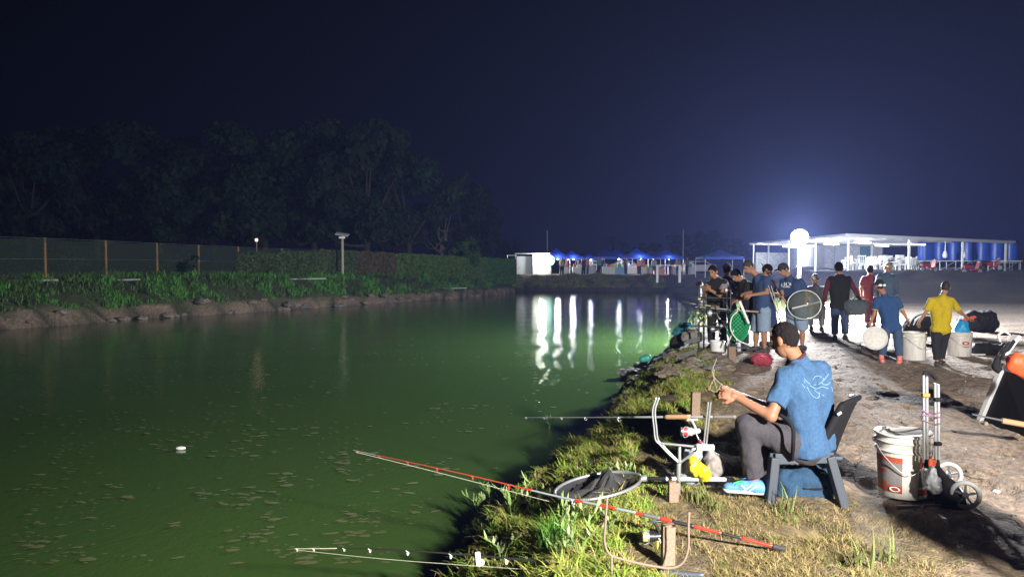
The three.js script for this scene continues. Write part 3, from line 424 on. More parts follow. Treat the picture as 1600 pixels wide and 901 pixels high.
  // cars parked among the stalls
  { const prof = [[-2.05, .32], [-2.08, .62], [-1.95, .80], [-1.25, .90], [-.75, 1.32], [.7, 1.36], [1.45, .98], [1.98, .90], [2.06, .6], [2.02, .32]], sp = new THREE.Shape(); prof.forEach(([x, y], i) => i ? sp.lineTo(x, y) : sp.moveTo(x, y)); const bodyG = new THREE.ExtrudeGeometry(sp, { depth: 1.46, bevelEnabled: true, bevelSize: .06, bevelThickness: .08, bevelSegments: 3, steps: 1 }); bodyG.translate(0, 0, -.73);
    const ws = new THREE.Shape(); [[-1.1, .92], [-.7, 1.25], [.62, 1.28], [1.22, .98]].forEach(([x, y], i) => i ? ws.lineTo(x, y) : ws.moveTo(x, y)); const winG = new THREE.ExtrudeGeometry(ws, { depth: 1.66, bevelEnabled: false }); winG.translate(0, 0, -.83); const tyreG = new THREE.TorusGeometry(.25, .09, 8, 20), glass = mat([.02, .025, .03], .1), lampM = mat([.7, .7, .7], .2);
    [[921, 86, .1, [.62, .63, .65], 'white car parked behind the dark gap of the stalls'], [976, 87, 3.2, [.6, .6, .6], 'white car parked behind the middle canopies'], [1087, 80, .3, [.55, .56, .58], 'pale car parked right of the goal frame']].forEach(([px, d, ry, col, label]) => { const t = thing('parked_car', label, 'car', far(px, d), null, ry); part('body', bodyG, mat(col, .3, { clearcoat: .6 }), t); part('window', winG, glass, t); for (const x of [-1.3, 1.3]) for (const z of [-.78, .78]) { const w = part('wheel', tyreG, RUBBER, t); w.position.set(x, .33, z); } for (const z of [-.55, .55]) part('headlight', box(.06, .12, .3, 2.1, .7, z, .02), lampM, t); }); }
  // goal frame and posts
  const gp = at(1030, 430, 62.3), gq = at(1065.5, 430, 62.3), gt = thing('goal_frame', 'white goal frame of two thick posts and a crossbar on the far bank', 'frame', V(gp.x, LH(gp.x, gp.z - .8), gp.z - .8)); const gw = gq.x - gp.x;
  for (const x of [0, gw]) part('post', box(.2, 1.5, .16, x, .75, 0, .02), WHITE, gt); part('crossbar', box(gw, .08, .08, gw / 2, 1.46, 0, .01), WHITE, gt);
  const pole = (label, px, py, d) => { const p = far(px, d), top = at(px, py, d); solo('pole', [bar(V(0, 0, 0), V(0, top.y - p.y, 0), .08, 8, .05)], mat([.35, .36, .38], .6), label, 'pole', p); };
  pole('tall thin pole rising behind the white shed', 855, 360, 82); pole('tall thin pole rising at the right post of the goal frame', 1067.5, 358, 80);
  const wp = far(1097, 40); solo('white_post', [cyl(.09, .09, 1.05, 0, 0, 0, 12), cyl(.1, .03, .08, 0, 1.05, 0, 12)], WHITE, 'short white post on the bank left of the man with the phone', 'post', wp);
  // dark trees along the horizon
}
// ---------------------------------------------------------------- trees and bushes
function crownGeo(lobes, n, leaf, seed, flat = .7) {
  const P = [], N = [], C = [], r0 = sd; sd = seed;
  for (let i = 0; i < n; i++) {
    const [cx, cy, cz, r] = lobes[Math.floor(rnd() * lobes.length)]; let a = rr(0, 6.283), u = rr(-1, 1), q = Math.sqrt(1 - u * u), R = r * (.55 + .45 * Math.pow(rnd(), .5)); const dir = V(Math.cos(a) * q, u * flat, Math.sin(a) * q);
    const c = V(cx, cy, cz).addScaledVector(dir, R); const w = noise(c.x * .9 / leaf * .12, c.y * .9 / leaf * .12, c.z / leaf * .1); if (w < -.38) continue;
    const nrm = dir.clone().add(V(rr(-.8, .8), rr(-.2, 1), rr(-.8, .8))).normalize(), t = V(rr(-1, 1), rr(-1, .4), rr(-1, 1)).cross(nrm).normalize(), b = nrm.clone().cross(t), L = leaf * rr(.6, 1.3), W = L * rr(.28, .5), col = (.55 + .5 * rnd()) * (.9 + .3 * w), yel = rr(.8, 1.2);
    const p0 = c.clone().addScaledVector(t, -L / 2), p1 = c.clone().addScaledVector(b, W).addScaledVector(t, -.05 * L).addScaledVector(nrm, -.1 * W), p2 = c.clone().addScaledVector(t, L / 2).addScaledVector(nrm, -.25 * L), p3 = c.clone().addScaledVector(b, -W).addScaledVector(nrm, -.1 * W);
    for (const p of [p0, p2, p1, p0, p3, p2]) { P.push(p.x, p.y, p.z); C.push(col * yel, col, col * .9); }
  }
  sd = r0; const g = new THREE.BufferGeometry(); g.setAttribute('position', new THREE.Float32BufferAttribute(P, 3)); g.setAttribute('color', new THREE.Float32BufferAttribute(C, 3)); g.computeVertexNormals(); return g;
}
const leafM = (c) => new THREE.MeshPhysicalMaterial({ color: new THREE.Color(...c), vertexColors: true, roughness: .8, side: THREE.DoubleSide, transmission: .3, thickness: 0, specularIntensity: .15 });
const BARK = mat([.05, .04, .03], .95, { map: woodTex }), leafDark = leafM([.020, .044, .026]), leafMid = leafM([.06, .15, .04]), leafFar = leafM([.03, .05, .04]), leafBush = leafM([.09, .17, .04]), leafDry = leafM([.11, .095, .055]), vineM = leafM([.075, .12, .055]);
function lobesOf(R, H, seed, n = 26) { const r0 = sd; sd = seed; const l = []; for (let i = 0; i < n; i++) { const a = rr(0, 6.283), q = Math.sqrt(rnd()) * R, y = H * (.28 + .68 * rnd()), k = 1 - Math.pow(Math.abs(y / H - .55) / .6, 2) * .55; l.push([Math.cos(a) * q * k, y, Math.sin(a) * q * k, R * rr(.2, .42)]); } sd = r0; return l; }
const crowns = [0, 1, 2].map((k) => { const l = lobesOf(4.2, 10, 40 + k * 13); return { g: crownGeo(l, 9500, .42, 90 + k), l }; });
const limbs = (l, H, r, n = 9) => [bar(V(0, -.2, 0), V(.1, H * .45, .1), r, 9, r * .6), ...l.slice(0, n).map((q, i) => tube([V(.03 * i, H * (.2 + .03 * i), 0), V(q[0] * .5, q[1] * .7, q[2] * .5), V(q[0], q[1], q[2])], (t) => r * (.45 - .35 * t), 6, 6))];
{
  const T = [[45, 57, 205, 'broad dark tree at the left edge of the photo beyond the fence'], [150, 60, 190, 'tall dark tree second from the left beyond the fence'], [250, 56, 215, 'rounded dark tree behind the third fence post'], [335, 61, 205, 'dark tree behind the unlit middle of the fence'], [415, 57, 200, 'dark tree above the small orange lamp'], [490, 59, 185, 'tall dark tree left of the lamp post behind the fence'], [572, 56, 188, 'tallest lit tree right above the fence lamp post'], [640, 58, 235, 'grey green tree at the right end of the tall clump'], [95, 68, 230, 'far dark tree between the two leftmost trees'], [530, 68, 215, 'far dark tree filling the gap by the lamp post tree']];
  T.forEach(([px, d, py, label], i) => {
    const p = at(px, 420, d); p.y = LH(p.x, p.z); const top = at(px, py, d).y - p.y, c = crowns[i % 3], t = thing('dark_tree', label, 'tree', p, null, i * 1.3), s = top / 10.6; t.scale.set(s * rr(.9, 1.1), s, s);
    part('trunk', limbs(c.l, 10, .28), BARK, t); part('crown', c.g, leafDark, t);
  });
  // open tree with bare limbs, dark trees right of it
  const bt = at(690, 425, 60); bt.y = LH(bt.x, bt.z); { const t = thing('bare_tree', 'thin tree with pale bare branches at the right end of the tall clump', 'tree', bt), l = lobesOf(1.8, 6.2, 77, 14); part('trunk', limbs(l, 6.2, .14, 14), mat([.10, .085, .07], .9), t); part('crown', crownGeo(l, 1500, .3, 6), leafDark, t); }
  const lt = at(728, 425, 58); lt.y = LH(lt.x, lt.z); { const t = thing('round_tree', 'small round bright green tree above the end of the fence', 'tree', lt), l = lobesOf(1.15, 3.2, 31, 22); part('trunk', limbs(l, 3.2, .09), BARK, t); part('crown', crownGeo(l, 4200, .2, 8), leafMid, t); }
  [[722, 78, 285, 'dark tree behind the bare branches, taller of the two', 3], [752, 84, 320, 'dark tree behind the small round green tree', 3], [792, 95, 372, 'low dark tree above the left end of the stalls', 3]].forEach(([px, d, py, label, r], i) => { const p = at(px, 422, d); p.y = LH(p.x, p.z); const s = (at(px, py, d).y - p.y) / 10.4, t = thing('far_tree', label, 'tree', p, null, i * 2 + .5); t.scale.set(s * (i === 2 ? 1.3 : .75), s, s); part('trunk', limbs(crowns[i].l, 10, .28), BARK, t); part('crown', crowns[i].g, leafFar, t); });
  [[1012, 140, 378, 1.2], [1075, 150, 366, 1.6], [1105, 145, 358, 1.1], [1140, 150, 372, 1.4], [905, 150, 396, 3], [820, 150, 392, 1.6], [985, 150, 392, 1.6]].forEach(([px, d, py, wd], i) => { const p = at(px, 418, d); p.y = LH(p.x, p.z); const s = (at(px, py, d).y - p.y) / 10.4, t = thing('horizon_tree', ['dark bushy tree on the horizon above the peaked canopy', 'dark tree on the horizon right of the goal frame pole', 'taller dark tree on the horizon above the man with the phone', 'dark tree on the horizon left of the shelter roof', 'wide low dark tree on the horizon above the first canopies', 'low dark tree on the horizon behind the white shed', 'low dark tree on the horizon beside the two palms'][i], 'tree', p, null, i); t.scale.set(s * wd, s, s * wd); part('trunk', limbs(crowns[i % 3].l, 10, .28), BARK, t); part('crown', crowns[i % 3].g, leafFar, t); });
  [[957, 372, 130], [972, 379, 128]].forEach(([px, py, d], i) => { const p = at(px, 418, d); p.y = LH(p.x, p.z); const H = at(px, py, d).y - p.y, t = thing('palm_tree', ['taller of two palms on the horizon above the stalls', 'shorter right one of two palms on the horizon above the stalls'][i], 'palm', p); part('trunk', tube([V(0, 0, 0), V(.1, H * .5, 0), V(0, H, 0)], (u) => .2 - .08 * u, 8), BARK, t);
    const f = []; for (let k = 0; k < 13; k++) { const a = k * 2.4, e = .7 - (k / 13) * 1.5, L = 1.25, dx = Math.cos(a), dz = Math.sin(a), n = 8; for (let j = 0; j < n; j++) for (const s of [-1, 1]) { const u = j / n, q = V(dx * L * u * Math.cos(e), H + L * (Math.sin(e) * u - .5 * u * u), dz * L * u * Math.cos(e)), w = V(-dz, 0, dx).multiplyScalar(s), g = new THREE.BufferGeometry(), a1 = q.clone().add(V(dx * .12, -.03, dz * .12)), tip = q.clone().addScaledVector(w, .4).add(V(dx * .2, -.22, dz * .2)); g.setAttribute('position', new THREE.Float32BufferAttribute([...q.toArray(), ...a1.toArray(), ...tip.toArray()], 3)); g.computeVertexNormals(); f.push(g); } } part('crown', f, mat([.03, .05, .03], .8, { side: THREE.DoubleSide }), t); });
}
// ---------------------------------------------------------------- fence along the left bank
{
  const line = [[-60, 28.3], [70, 31], [165, 33.5], [245, 36], [310, 38], [372, 40], [440, 42.6], [502, 45], [560, 48], [620, 51], [690, 55], [760, 59.5], [806, 63]].map(([px, d]) => { const p = at(px, 430, d); p.y = LH(p.x, p.z); return p; });
  const tops = [368, 372, 376, 380, 383, 386, 388.5, 391, 394, 397, 400, 403.5, 406].map((py, i) => at(800, py, -line[i].z).y);
  const b = line[0].clone(), t = thing('net_fence', 'long netting fence on wooden posts along the left bank', 'fence', b), wood = mat([.28, .15, .06], .85, { map: woodTex });
  line.forEach((p, i) => { const g = cyl(.065, .055, tops[i] - p.y + .06, 0, -.04, 0, 9); g.translate(p.x - b.x, p.y - b.y, p.z - b.z); part('post', g, wood, t); });
  const net = mat([.035, .055, .035], .9, { transparent: true, opacity: .34, side: THREE.DoubleSide }), netG = [], wires = [];
  for (let i = 0; i < line.length - 1; i++) { const p = line[i], q = line[i + 1], P = [], I = []; const n = 8; for (let k = 0; k <= n; k++) for (let j = 0; j <= 4; j++) { const u = k / n, h = j / 4, m = mix(p, q, u), tp = lerp(tops[i], tops[i + 1], u) - .06 * Math.sin(u * Math.PI); P.push(m.x - b.x + .04 * noise(i + u * 3, h * 2, 1), lerp(m.y + .02, tp, h) - b.y, m.z - b.z + .09 + .05 * noise(i + u * 3, h * 3, 5)); } for (let k = 0; k < n; k++) for (let j = 0; j < 4; j++) { const a = k * 5 + j; I.push(a, a + 5, a + 1, a + 1, a + 5, a + 6); } const g = new THREE.BufferGeometry(); g.setAttribute('position', new THREE.Float32BufferAttribute(P, 3)); g.setIndex(I); g.computeVertexNormals(); part('net_panel', g, net, t);
    for (const h of [0.02, .5, 1]) part('wire', bar(V(p.x - b.x, lerp(p.y, tops[i], h) - b.y, p.z - b.z + .09), V(q.x - b.x, lerp(q.y, tops[i + 1], h) - b.y, q.z - b.z + .09), .005, 5), mat([.12, .13, .13], .7), t); }
  // climbers that cover the right half of the netting
  const vineSpan = [[5, 'thin dark climber on the netting left of the lamp post', vineM, 900, .8], [6, 'green climber on the netting just left of the lamp post', vineM, 1200, .9], [7, 'dense climber on the netting at the lamp post', vineM, 1500, 1], [8, 'brownish dry climber on the netting right of the lamp post', leafDry, 1500, 1], [9, 'mixed green climber on the netting past the dry one', leafBush, 1600, 1], [10, 'green climber on the netting below the small round tree', leafBush, 1900, 1], [11, 'bright green climber at the far end of the netting', leafMid, 2200, 1]];
  for (const [i, label, m, n, cov] of vineSpan) {
    const p = line[i], q = line[i + 1], P = [], N = [], C = [], o = V(p.x, p.y, p.z); const stems = [];
    for (let k = 0; k < n; k++) { const u = rnd(), h = Math.pow(rnd(), .75) * cov, m0 = mix(p, q, u), tp = lerp(tops[i], tops[i + 1], u), c = V(m0.x, lerp(m0.y, tp + .05, h), m0.z + .1 + rr(0, .25)), nr = V(rr(-.6, .6), rr(-.2, .8), 1).normalize(), tt = V(rr(-1, 1), rr(-1, .2), rr(-.3, .3)).cross(nr).normalize(), bb = nr.clone().cross(tt), L = rr(.1, .24), W = L * .35, col = rr(.45, 1.1); for (const v of [[-L / 2, 0], [0, W], [L / 2, 0], [-L / 2, 0], [L / 2, 0], [0, -W]]) { const z = c.clone().addScaledVector(tt, v[0]).addScaledVector(bb, v[1]).sub(o); P.push(z.x, z.y, z.z); C.push(col * rr(.9, 1.2), col, col); } }
    for (let k = 0; k < 10; k++) { const u = k / 10 + .05, m0 = mix(p, q, u).sub(o); stems.push(tube([m0.clone().add(V(0, 0, .12)), m0.clone().add(V(rr(-.3, .3), .8, .14)), m0.clone().add(V(rr(-.5, .5), 1.4, .12))], .012, 5, 5)); }
    const g = new THREE.BufferGeometry(); g.setAttribute('position', new THREE.Float32BufferAttribute(P, 3)); g.setAttribute('color', new THREE.Float32BufferAttribute(C, 3)); g.computeVertexNormals();
    const v = thing('climbing_plant', label, 'climber', o); part('foliage', g, m, v); for (const q of stems) part('stem', q, BARK, v);
  }
  // lamp post with a flat head, small warm lamp farther back
  const lp = at(535, 430, 45.4); lp.y = LH(lp.x, lp.z); const H = at(535, 366, 45.4).y - lp.y, L = thing('lamp_post', 'wooden lamp post with a flat pale head standing at the fence', 'lamp post', lp);
  part('post', cyl(.09, .08, H - .1, 0, 0, 0, 10), mat([.3, .27, .2], .8), L); { const g = box(.8, .05, .42, 0, 0, 0, .015); g.rotateX(.35); g.rotateZ(-.15); g.translate(0, H, .05); part('solar_panel', g, mat([.6, .63, .66], .35, { metal: .3 }), L); } part('lamp_head', box(.36, .12, .2, .02, H - .2, .16, .03), WHITE, L);
  const ol = at(401, 430, 47); ol.y = LH(ol.x, ol.z); const OH = at(401, 375, 47).y - ol.y, O = thing('lamp_post', 'small post with a glowing orange lamp behind the fence', 'lamp post', ol); part('post', cyl(.05, .04, OH - .05, 0, 0, 0, 8), mat([.2, .15, .1], .8), O); worldOf(O); bulb(O, V(0, OH, 0), .09, [1, .62, .32], 4, .3); part('lamp_cap', cyl(.18, .05, .08, 0, OH + .09, 0, 12), mat([.4, .3, .2], .6), O);
  for (const [px, py, d, len, label] of [[698, 433, 51, 2.6, 'long pale pipe lying along the fence foot right of the lamp post'], [470, 434, 41.5, 2.4, 'pale pipe lying on the left bank before the lamp post'], [185, 438, 33.6, 1.5, 'pale pipe lying at the fence foot between two wooden posts'], [40, 438, 30, 1.9, 'pale pipe lying at the fence foot at the left edge']]) { const p = at(px, py, d); p.y = LH(p.x, p.z) + .06; solo('pipe', [bar(V(-len / 2, 0, len * .22), V(len / 2, .02, -len * .3), .045, 10)], mat([.30, .30, .28], .6), label, 'pipe', p); }
  // bushes on the left bank
  const bushG = [0, 1, 2].map((k) => crownGeo(lobesOf(.8, 1.1, 300 + k, 16), 1300, .17, 400 + k)), stemG = merge([0, 1, 2, 3, 4].map((k) => bar(V(0, -.05, 0), V(Math.cos(k * 1.3) * .4, .7, Math.sin(k * 1.3) * .4), .014, 5)));
  [[62, 470, 1.0, 'low green bush on the bank below the leftmost fence post', 0], [158, 465, 1.25, 'bright green bush below the second wooden post', 1], [190, 470, .9, 'small green bush right of the bright one', 0], [250, 463, 1.0, 'dark green bush under the third wooden post', 0], [292, 465, .8, 'little green bush near the shore left of the rocks', 1], [325, 462, .75, 'little pale green bush at the shore rocks', 1], [110, 415, 1.3, 'spreading plant behind the netting at the second post', 0], [285, 410, 1.1, 'dark plant behind the netting by the fourth post', 0], [18, 430, 1.1, 'dark plant behind the netting at the left edge', 0], [430, 458, .9, 'dark green bush on the bank left of the lamp post', 0], [505, 452, .9, 'dark bush at the foot of the lamp post', 0], [560, 450, .95, 'green bush right of the lamp post foot', 1], [610, 448, .9, 'green bush on the bank under the dry climber', 1], [655, 446, .9, 'green bush by the white stone on the bank', 1], [700, 443, .8, 'low green bush under the long pale pipe', 1], [745, 440, .9, 'bright low bush near the far end of the left bank', 1], [785, 437, 1.0, 'bright green bush at the tip of the left bank', 1]].forEach(([px, py, s, label, k], i) => { const p = py < 420 ? at(px, py, 33 + px * .012 + 1.2) : onLand(px, py); p.y = LH(p.x, p.z) - .03; const t = thing('bush', label, 'bush', p, null, i); t.scale.set(s * 1.2, s, s); part('foliage', bushG[i % 3], k ? leafBush : leafDark, t); part('stem', stemG, BARK, t); });
  const wr = onLand(649, 435); solo('white_stone', (() => { const g = new THREE.IcosahedronGeometry(.38, 3); g.scale(1.3, .6, 1); return g; })(), mat([.6, .6, .58], .8), 'white rounded stone on the left bank below the climbers', 'stone', wr);
}
// ---------------------------------------------------------------- people
const NAVY = cloth([.025, .042, .12]), BLACKC = cloth([.012, .012, .014]), JEAN = cloth([.05, .085, .17]), JEANL = cloth([.26, .36, .50]), NAVY2 = cloth([.02, .04, .12]);
// the man sitting in front
const seated = person('seated man in a blue T-shirt and grey trousers tying a line beside the pond', 5.2, {
  head: [1227, 531, .02], neck: [1247, 562, .02], shL: [1229, 588, -.12], shR: [1284, 580, .16], elL: [1205, 650, -.2], wrL: [1151, 620, -.06], elR: [1213, 642, .26], wrR: [1140, 612, .1],
  hipL: [1259, 702, -.1], hipR: [1276, 698, .12], knL: [1169, 664, -.06], knR: [1186, 664, .26], ankleL: [1178, 752, -.06], ankleR: [1199, 744, .3], toeL: [1136, 766, -.02], toeR: [1160, 757, .32],
}, { face: [-.5, -.34, -.8], skin: skinT([.24, .115, .068]), cell: .0095, clothCell: .008, headCell: .0055, handCell: .004, snap: false, hair: mat([.012, .010, .011], 1, { specularIntensity: .15 }), hairline: -.004, nape: .07, sleeve: .72, hem: .015, loose: .026, wrinkle: .007, belly: .115, shirt: cloth([.036, .10, .215]), trousers: cloth([.05, .046, .058]), leg: 1.93, ease: .024, legWrinkle: .008, shoe: mat([.07, .2, .46], .6), sole: WHITE, footLen: .17, check: true,
  handL: { dir: [-1, .22, -.25], normal: [.1, -.6, -.9], curl: 1.0 }, handR: { dir: [-.85, .25, .35], normal: [0, -.5, .9], curl: 1.1 } });
{ // line-drawing print on his back, collar, laces
  const { sh, base, Q, f, U } = seated.F;
  const pr = strokes(sh, [[[1257, 592], [1264, 598], [1274, 601], [1283, 598], [1291, 590], [1295, 584]], [[1257, 595], [1263, 607], [1270, 618], [1278, 622], [1281, 617], [1273, 609]], [[1266, 602], [1275, 607], [1286, 604], [1295, 607]], [[1284, 597], [1289, 601], [1297, 598], [1299, 591]], [[1279, 613], [1288, 618]], [[1270, 593], [1276, 587], [1284, 589]], [[1254, 600], [1258, 606]], [[1300, 604], [1302, 612]], [[1286, 590], [1293, 602]]], .0019, .0008);
  part('print', shift(merge(pr), base), mat([.20, .33, .46], .8), seated);
  part('shoe_stripe', shift(merge(strokes(seated.footL, [[[1158, 757], [1165, 764], [1168, 772]], [[1176, 756], [1168, 763], [1158, 769]], [[1183, 759], [1174, 765], [1164, 771]]], .004, .002)), base), WHITE, seated);
  part('shoelace', shift(merge(strokes(seated.footL, [[[1146, 755], [1156, 752], [1163, 754]], [[1149, 758], [1157, 755], [1161, 757]], [[1152, 753], [1150, 758]]], .005, .003)), base), mat([.05, .5, .2], .7), seated);
  const up = Q.head.clone().sub(Q.neck).normalize(), tg = new THREE.TorusGeometry(.062, .012, 10, 36); tg.applyQuaternion(new THREE.Quaternion().setFromUnitVectors(V(0, 0, 1), up)); const c = Q.neck.clone().addScaledVector(up, .02).sub(base); tg.translate(c.x, c.y, c.z); part('collar', tg, cloth([.07, .015, .02]), seated);
}
solo('fishing_line', [tube([at(1141, 610, 5.1), at(1117, 590, 5.1), at(1116, 577, 5.1)], .002, 6), tube([at(1117, 590, 5.1), at(1110, 607, 5.1), at(1119, 612, 5.1), at(1128, 600, 5.1)], .0018, 6), tube([at(1120, 560, 5.12), at(1114, 580, 5.1), at(1120, 606, 5.1)], .0018, 6)], mat([.26, .21, .19], .7), 'pale looped line held in the hands of the seated man', 'fishing line');

// the group of anglers
const manD = person('man in a blue T-shirt and pale denim shorts looking down at his hands', 13.7, {
  head: [1170, 417, 0], neck: [1184, 430, 0], shL: [1199, 438, -.17], shR: [1183, 436, .17], elL: [1199, 457, -.24], wrL: [1174, 461, -.16], elR: [1178, 456, .2], wrR: [1165, 458, .02], hipL: [1194, 486, -.09], hipR: [1187, 486, .09], knL: [1194, 519, -.1], knR: [1182, 519, .12], ankleL: [1195, 547, -.1], ankleR: [1181, 547, .12], toeL: [1184, 552, -.08], toeR: [1170, 552, .12],
}, { face: [-.82, -.5, .18], cell: .012, hair: mat([.03, .028, .03], .8), hairline: .012, sleeve: .7, shirt: cloth([.035, .075, .19]), trousers: JEANL, leg: .96, ease: .035, belly: .118, eyes: true, handL: { normal: [0, -.4, -.9], curl: .7 }, check: true });
const manE = person('man in a cap and printed navy T-shirt carrying a round landing net', 14.1, {
  head: [1225, 421, 0], neck: [1234, 432, 0], shL: [1252, 441, -.16], shR: [1224, 441, .14], elL: [1261, 459, -.2], wrL: [1259, 473, -.22], elR: [1222, 460, .05], wrR: [1206, 459, -.1], hipL: [1251, 484, -.08], hipR: [1238, 484, .1], knL: [1254, 516, -.08], knR: [1239, 516, .1], ankleL: [1254, 542, -.08], ankleR: [1237, 542, .1], toeL: [1244, 547, -.1], toeR: [1228, 547, .1],
}, { face: [-.9, -.34, .2], cell: .012, cap: cloth([.03, .035, .06]), sleeve: .68, shirt: cloth([.034, .066, .18]), trousers: JEANL, leg: .97, ease: .035, eyes: true, handL: { dir: [.1, -1, -.1], normal: [-1, 0, 0], curl: 1.5 }, check: true });
part('print', shift(merge(strokes(manE.F.sh, [[[1222, 443], [1222, 447], [1225, 447]], [[1226, 441], [1226, 447]], [[1227, 444], [1230, 444]], [[1229, 441], [1229, 447], [1232, 447]], [[1232, 441], [1235, 444], [1232, 447]], [[1236, 442], [1236, 446]], [[1224, 448.5], [1235, 448.5]]], .006, .002)), manE.F.base), mat([.7, .72, .74], .8), manE);
person('dark shirted man standing between the denim-shorts man and the capped man', 14.7, {
  head: [1199, 422, 0], neck: [1196, 434, 0], shL: [1186, 440, .16], shR: [1206, 441, -.1], elL: [1196, 458, .1], wrL: [1212, 462, -.05], elR: [1210, 460, -.15], wrR: [1216, 458, -.2], hipL: [1193, 483, .08], hipR: [1203, 483, -.08], knL: [1196, 512, .1], knR: [1207, 512, -.08], ankleL: [1194, 541, .1], ankleR: [1206, 541, -.08], toeL: [1203, 545, .1], toeR: [1215, 545, -.1],
}, { face: [.75, -.5, .3], cell: .014, sleeve: 1.9, shirt: cloth([.05, .03, .05]), trousers: NAVY2, leg: .97, ease: .03, check: true });
const manA = person('man at the water edge holding a dark phone in both hands', 14.3, {
  head: [1114, 424, 0], neck: [1120, 436, 0], shL: [1133, 443, -.1], shR: [1108, 443, .1], elL: [1127, 463, -.25], wrL: [1109, 452, -.36], elR: [1101, 462, -.02], wrR: [1099, 450, -.28], hipL: [1128, 486, -.04], hipR: [1113, 486, .06], knL: [1130, 514, -.06], knR: [1112, 514, .04], ankleL: [1132, 541, -.02], ankleR: [1112, 541, .06], toeL: [1126, 547, -.12], toeR: [1106, 546, -.05],
}, { face: [-.62, -.3, .7], cell: .012, eyes: true, sleeve: .5, shirt: cloth([.30, .28, .33]), vest: BLACKC, trousers: BLACKC, handL: { dir: [-.5, .6, .2], normal: [-.6, 0, .8], curl: .9 }, check: true });
{ const g = new RoundedBoxGeometry(.15, .08, .012, 3, .005), p = at(1092, 443, 13.95); g.rotateY(.5); g.rotateZ(.25); solo('phone', [g], mat([.015, .015, .018], .3), 'dark phone held up by the man at the water edge', 'phone', p); }
person('man in a dark cap and white trimmed navy shirt behind the phone man', 15.2, {
  head: [1136, 421, 0], neck: [1136, 433, 0], shL: [1122, 441, .03], shR: [1152, 441, -.05], elL: [1119, 460, -.05], wrL: [1128, 470, -.2], elR: [1157, 455, -.2], wrR: [1163, 465, -.4], hipL: [1129, 482, 0], hipR: [1143, 482, 0], knL: [1129, 510, 0], knR: [1144, 510, 0], ankleL: [1128, 537, 0], ankleR: [1144, 537, 0], toeL: [1126, 541, -.15], toeR: [1148, 541, -.15],
}, { face: [.3, -.25, -.9], cell: .014, cap: cloth([.015, .015, .02]), brim: 0, sleeve: .6, shirt: NAVY, trousers: BLACKC, trim: mat([.7, .7, .7], .7), check: true });
person('dark-haired man in a black shirt bending forward beside the denim-shorts man', 14.2, {
  head: [1151, 430, 0], neck: [1161, 438, 0], shL: [1170, 446, -.15], shR: [1158, 445, .17], elL: [1166, 464, -.22], wrL: [1151, 470, -.2], elR: [1156, 462, .15], wrR: [1146, 470, .0], hipL: [1172, 486, -.08], hipR: [1166, 486, .08], knL: [1163, 515, -.1], knR: [1158, 514, .1], ankleL: [1166, 542, -.08], ankleR: [1158, 541, .1], toeL: [1156, 547, -.08], toeR: [1148, 546, .1],
}, { face: [-.7, -.6, .3], cell: .013, sleeve: .65, shirt: BLACKC, trousers: cloth([.03, .04, .06]), check: true });
// walking away on the path
person('man walking away in a black vest over dark red sleeves and blue jeans', 16.2, {
  head: [1311, 419, 0], neck: [1312, 430, 0], shL: [1297, 437, 0], shR: [1327, 437, 0], elL: [1290, 456, .02], wrL: [1288, 473, -.05], elR: [1337, 454, .0], wrR: [1345, 470, -.05], hipL: [1306, 477, 0], hipR: [1319, 477, 0], knL: [1305, 501, -.05], knR: [1321, 501, .12], ankleL: [1305, 523, -.15], ankleR: [1321, 522, .1], toeL: [1304, 527, .0], toeR: [1324, 526, .25],
}, { face: [.1, -.2, -.95], cell: .013, sleeve: 1.9, hairMore: .012, shirt: cloth([.13, .02, .03]), vest: BLACKC, trousers: JEAN, ease: .022, handR: { dir: [.2, -1, 0], normal: [-1, 0, 0], curl: 1.6 }, check: true });
person('man in a tan hat and denim shirt standing on the path beyond the boy', 18.6, {
  head: [1388, 418, 0], neck: [1386, 427, 0], shL: [1374, 433, 0], shR: [1397, 433, 0], elL: [1369, 448, 0], wrL: [1368, 461, -.1], elR: [1402, 448, 0], wrR: [1402, 462, -.1], hipL: [1381, 467, 0], hipR: [1391, 467, 0], knL: [1381, 490, 0], knR: [1392, 490, 0], ankleL: [1381, 509, 0], ankleR: [1392, 501, 0], toeL: [1381, 504, -.15], toeR: [1394, 504, -.15],
}, { face: [-.2, -.1, .95], cell: .016, cap: cloth([.5, .42, .30]), wide: true, sleeve: 1.9, shirt: cloth([.10, .16, .26]), trousers: cloth([.06, .06, .08]) });
person('person in dark red and a dark cap left of the tan hat man', 19.0, {
  head: [1360, 422, 0], neck: [1360, 430, 0], shL: [1350, 436, 0], shR: [1371, 436, 0], elL: [1346, 450, 0], wrL: [1347, 462, -.1], elR: [1375, 450, 0], wrR: [1374, 462, -.1], hipL: [1356, 466, 0], hipR: [1365, 466, 0], knL: [1356, 488, 0], knR: [1366, 488, 0], ankleL: [1356, 498, 0], ankleR: [1366, 498, 0], toeL: [1355, 501, .15], toeR: [1368, 501, .15],
}, { face: [.2, -.1, -.95], cell: .016, cap: cloth([.03, .03, .04]), sleeve: .7, shirt: cloth([.20, .03, .035]), trousers: cloth([.10, .02, .025]) });
person('person in a white cap and pale shirt crouching beyond the landing net', 18.2, {
  head: [1274, 436, 0], neck: [1275, 446, 0], shL: [1264, 452, 0], shR: [1287, 452, .03], elL: [1260, 468, -.15], wrL: [1268, 476, -.35], elR: [1291, 468, -.15], wrR: [1282, 477, -.35], hipL: [1270, 492, 0], hipR: [1281, 492, 0], knL: [1265, 482, -.38], knR: [1286, 482, -.38], ankleL: [1268, 509, -.2], ankleR: [1284, 509, -.2], toeL: [1266, 513, -.36], toeR: [1286, 513, -.36],
}, { face: [.05, -.3, .95], cell: .016, cap: cloth([.75, .74, .72]), sleeve: .6, shirt: cloth([.35, .42, .48]), trousers: cloth([.2, .22, .26]), eyes: true });
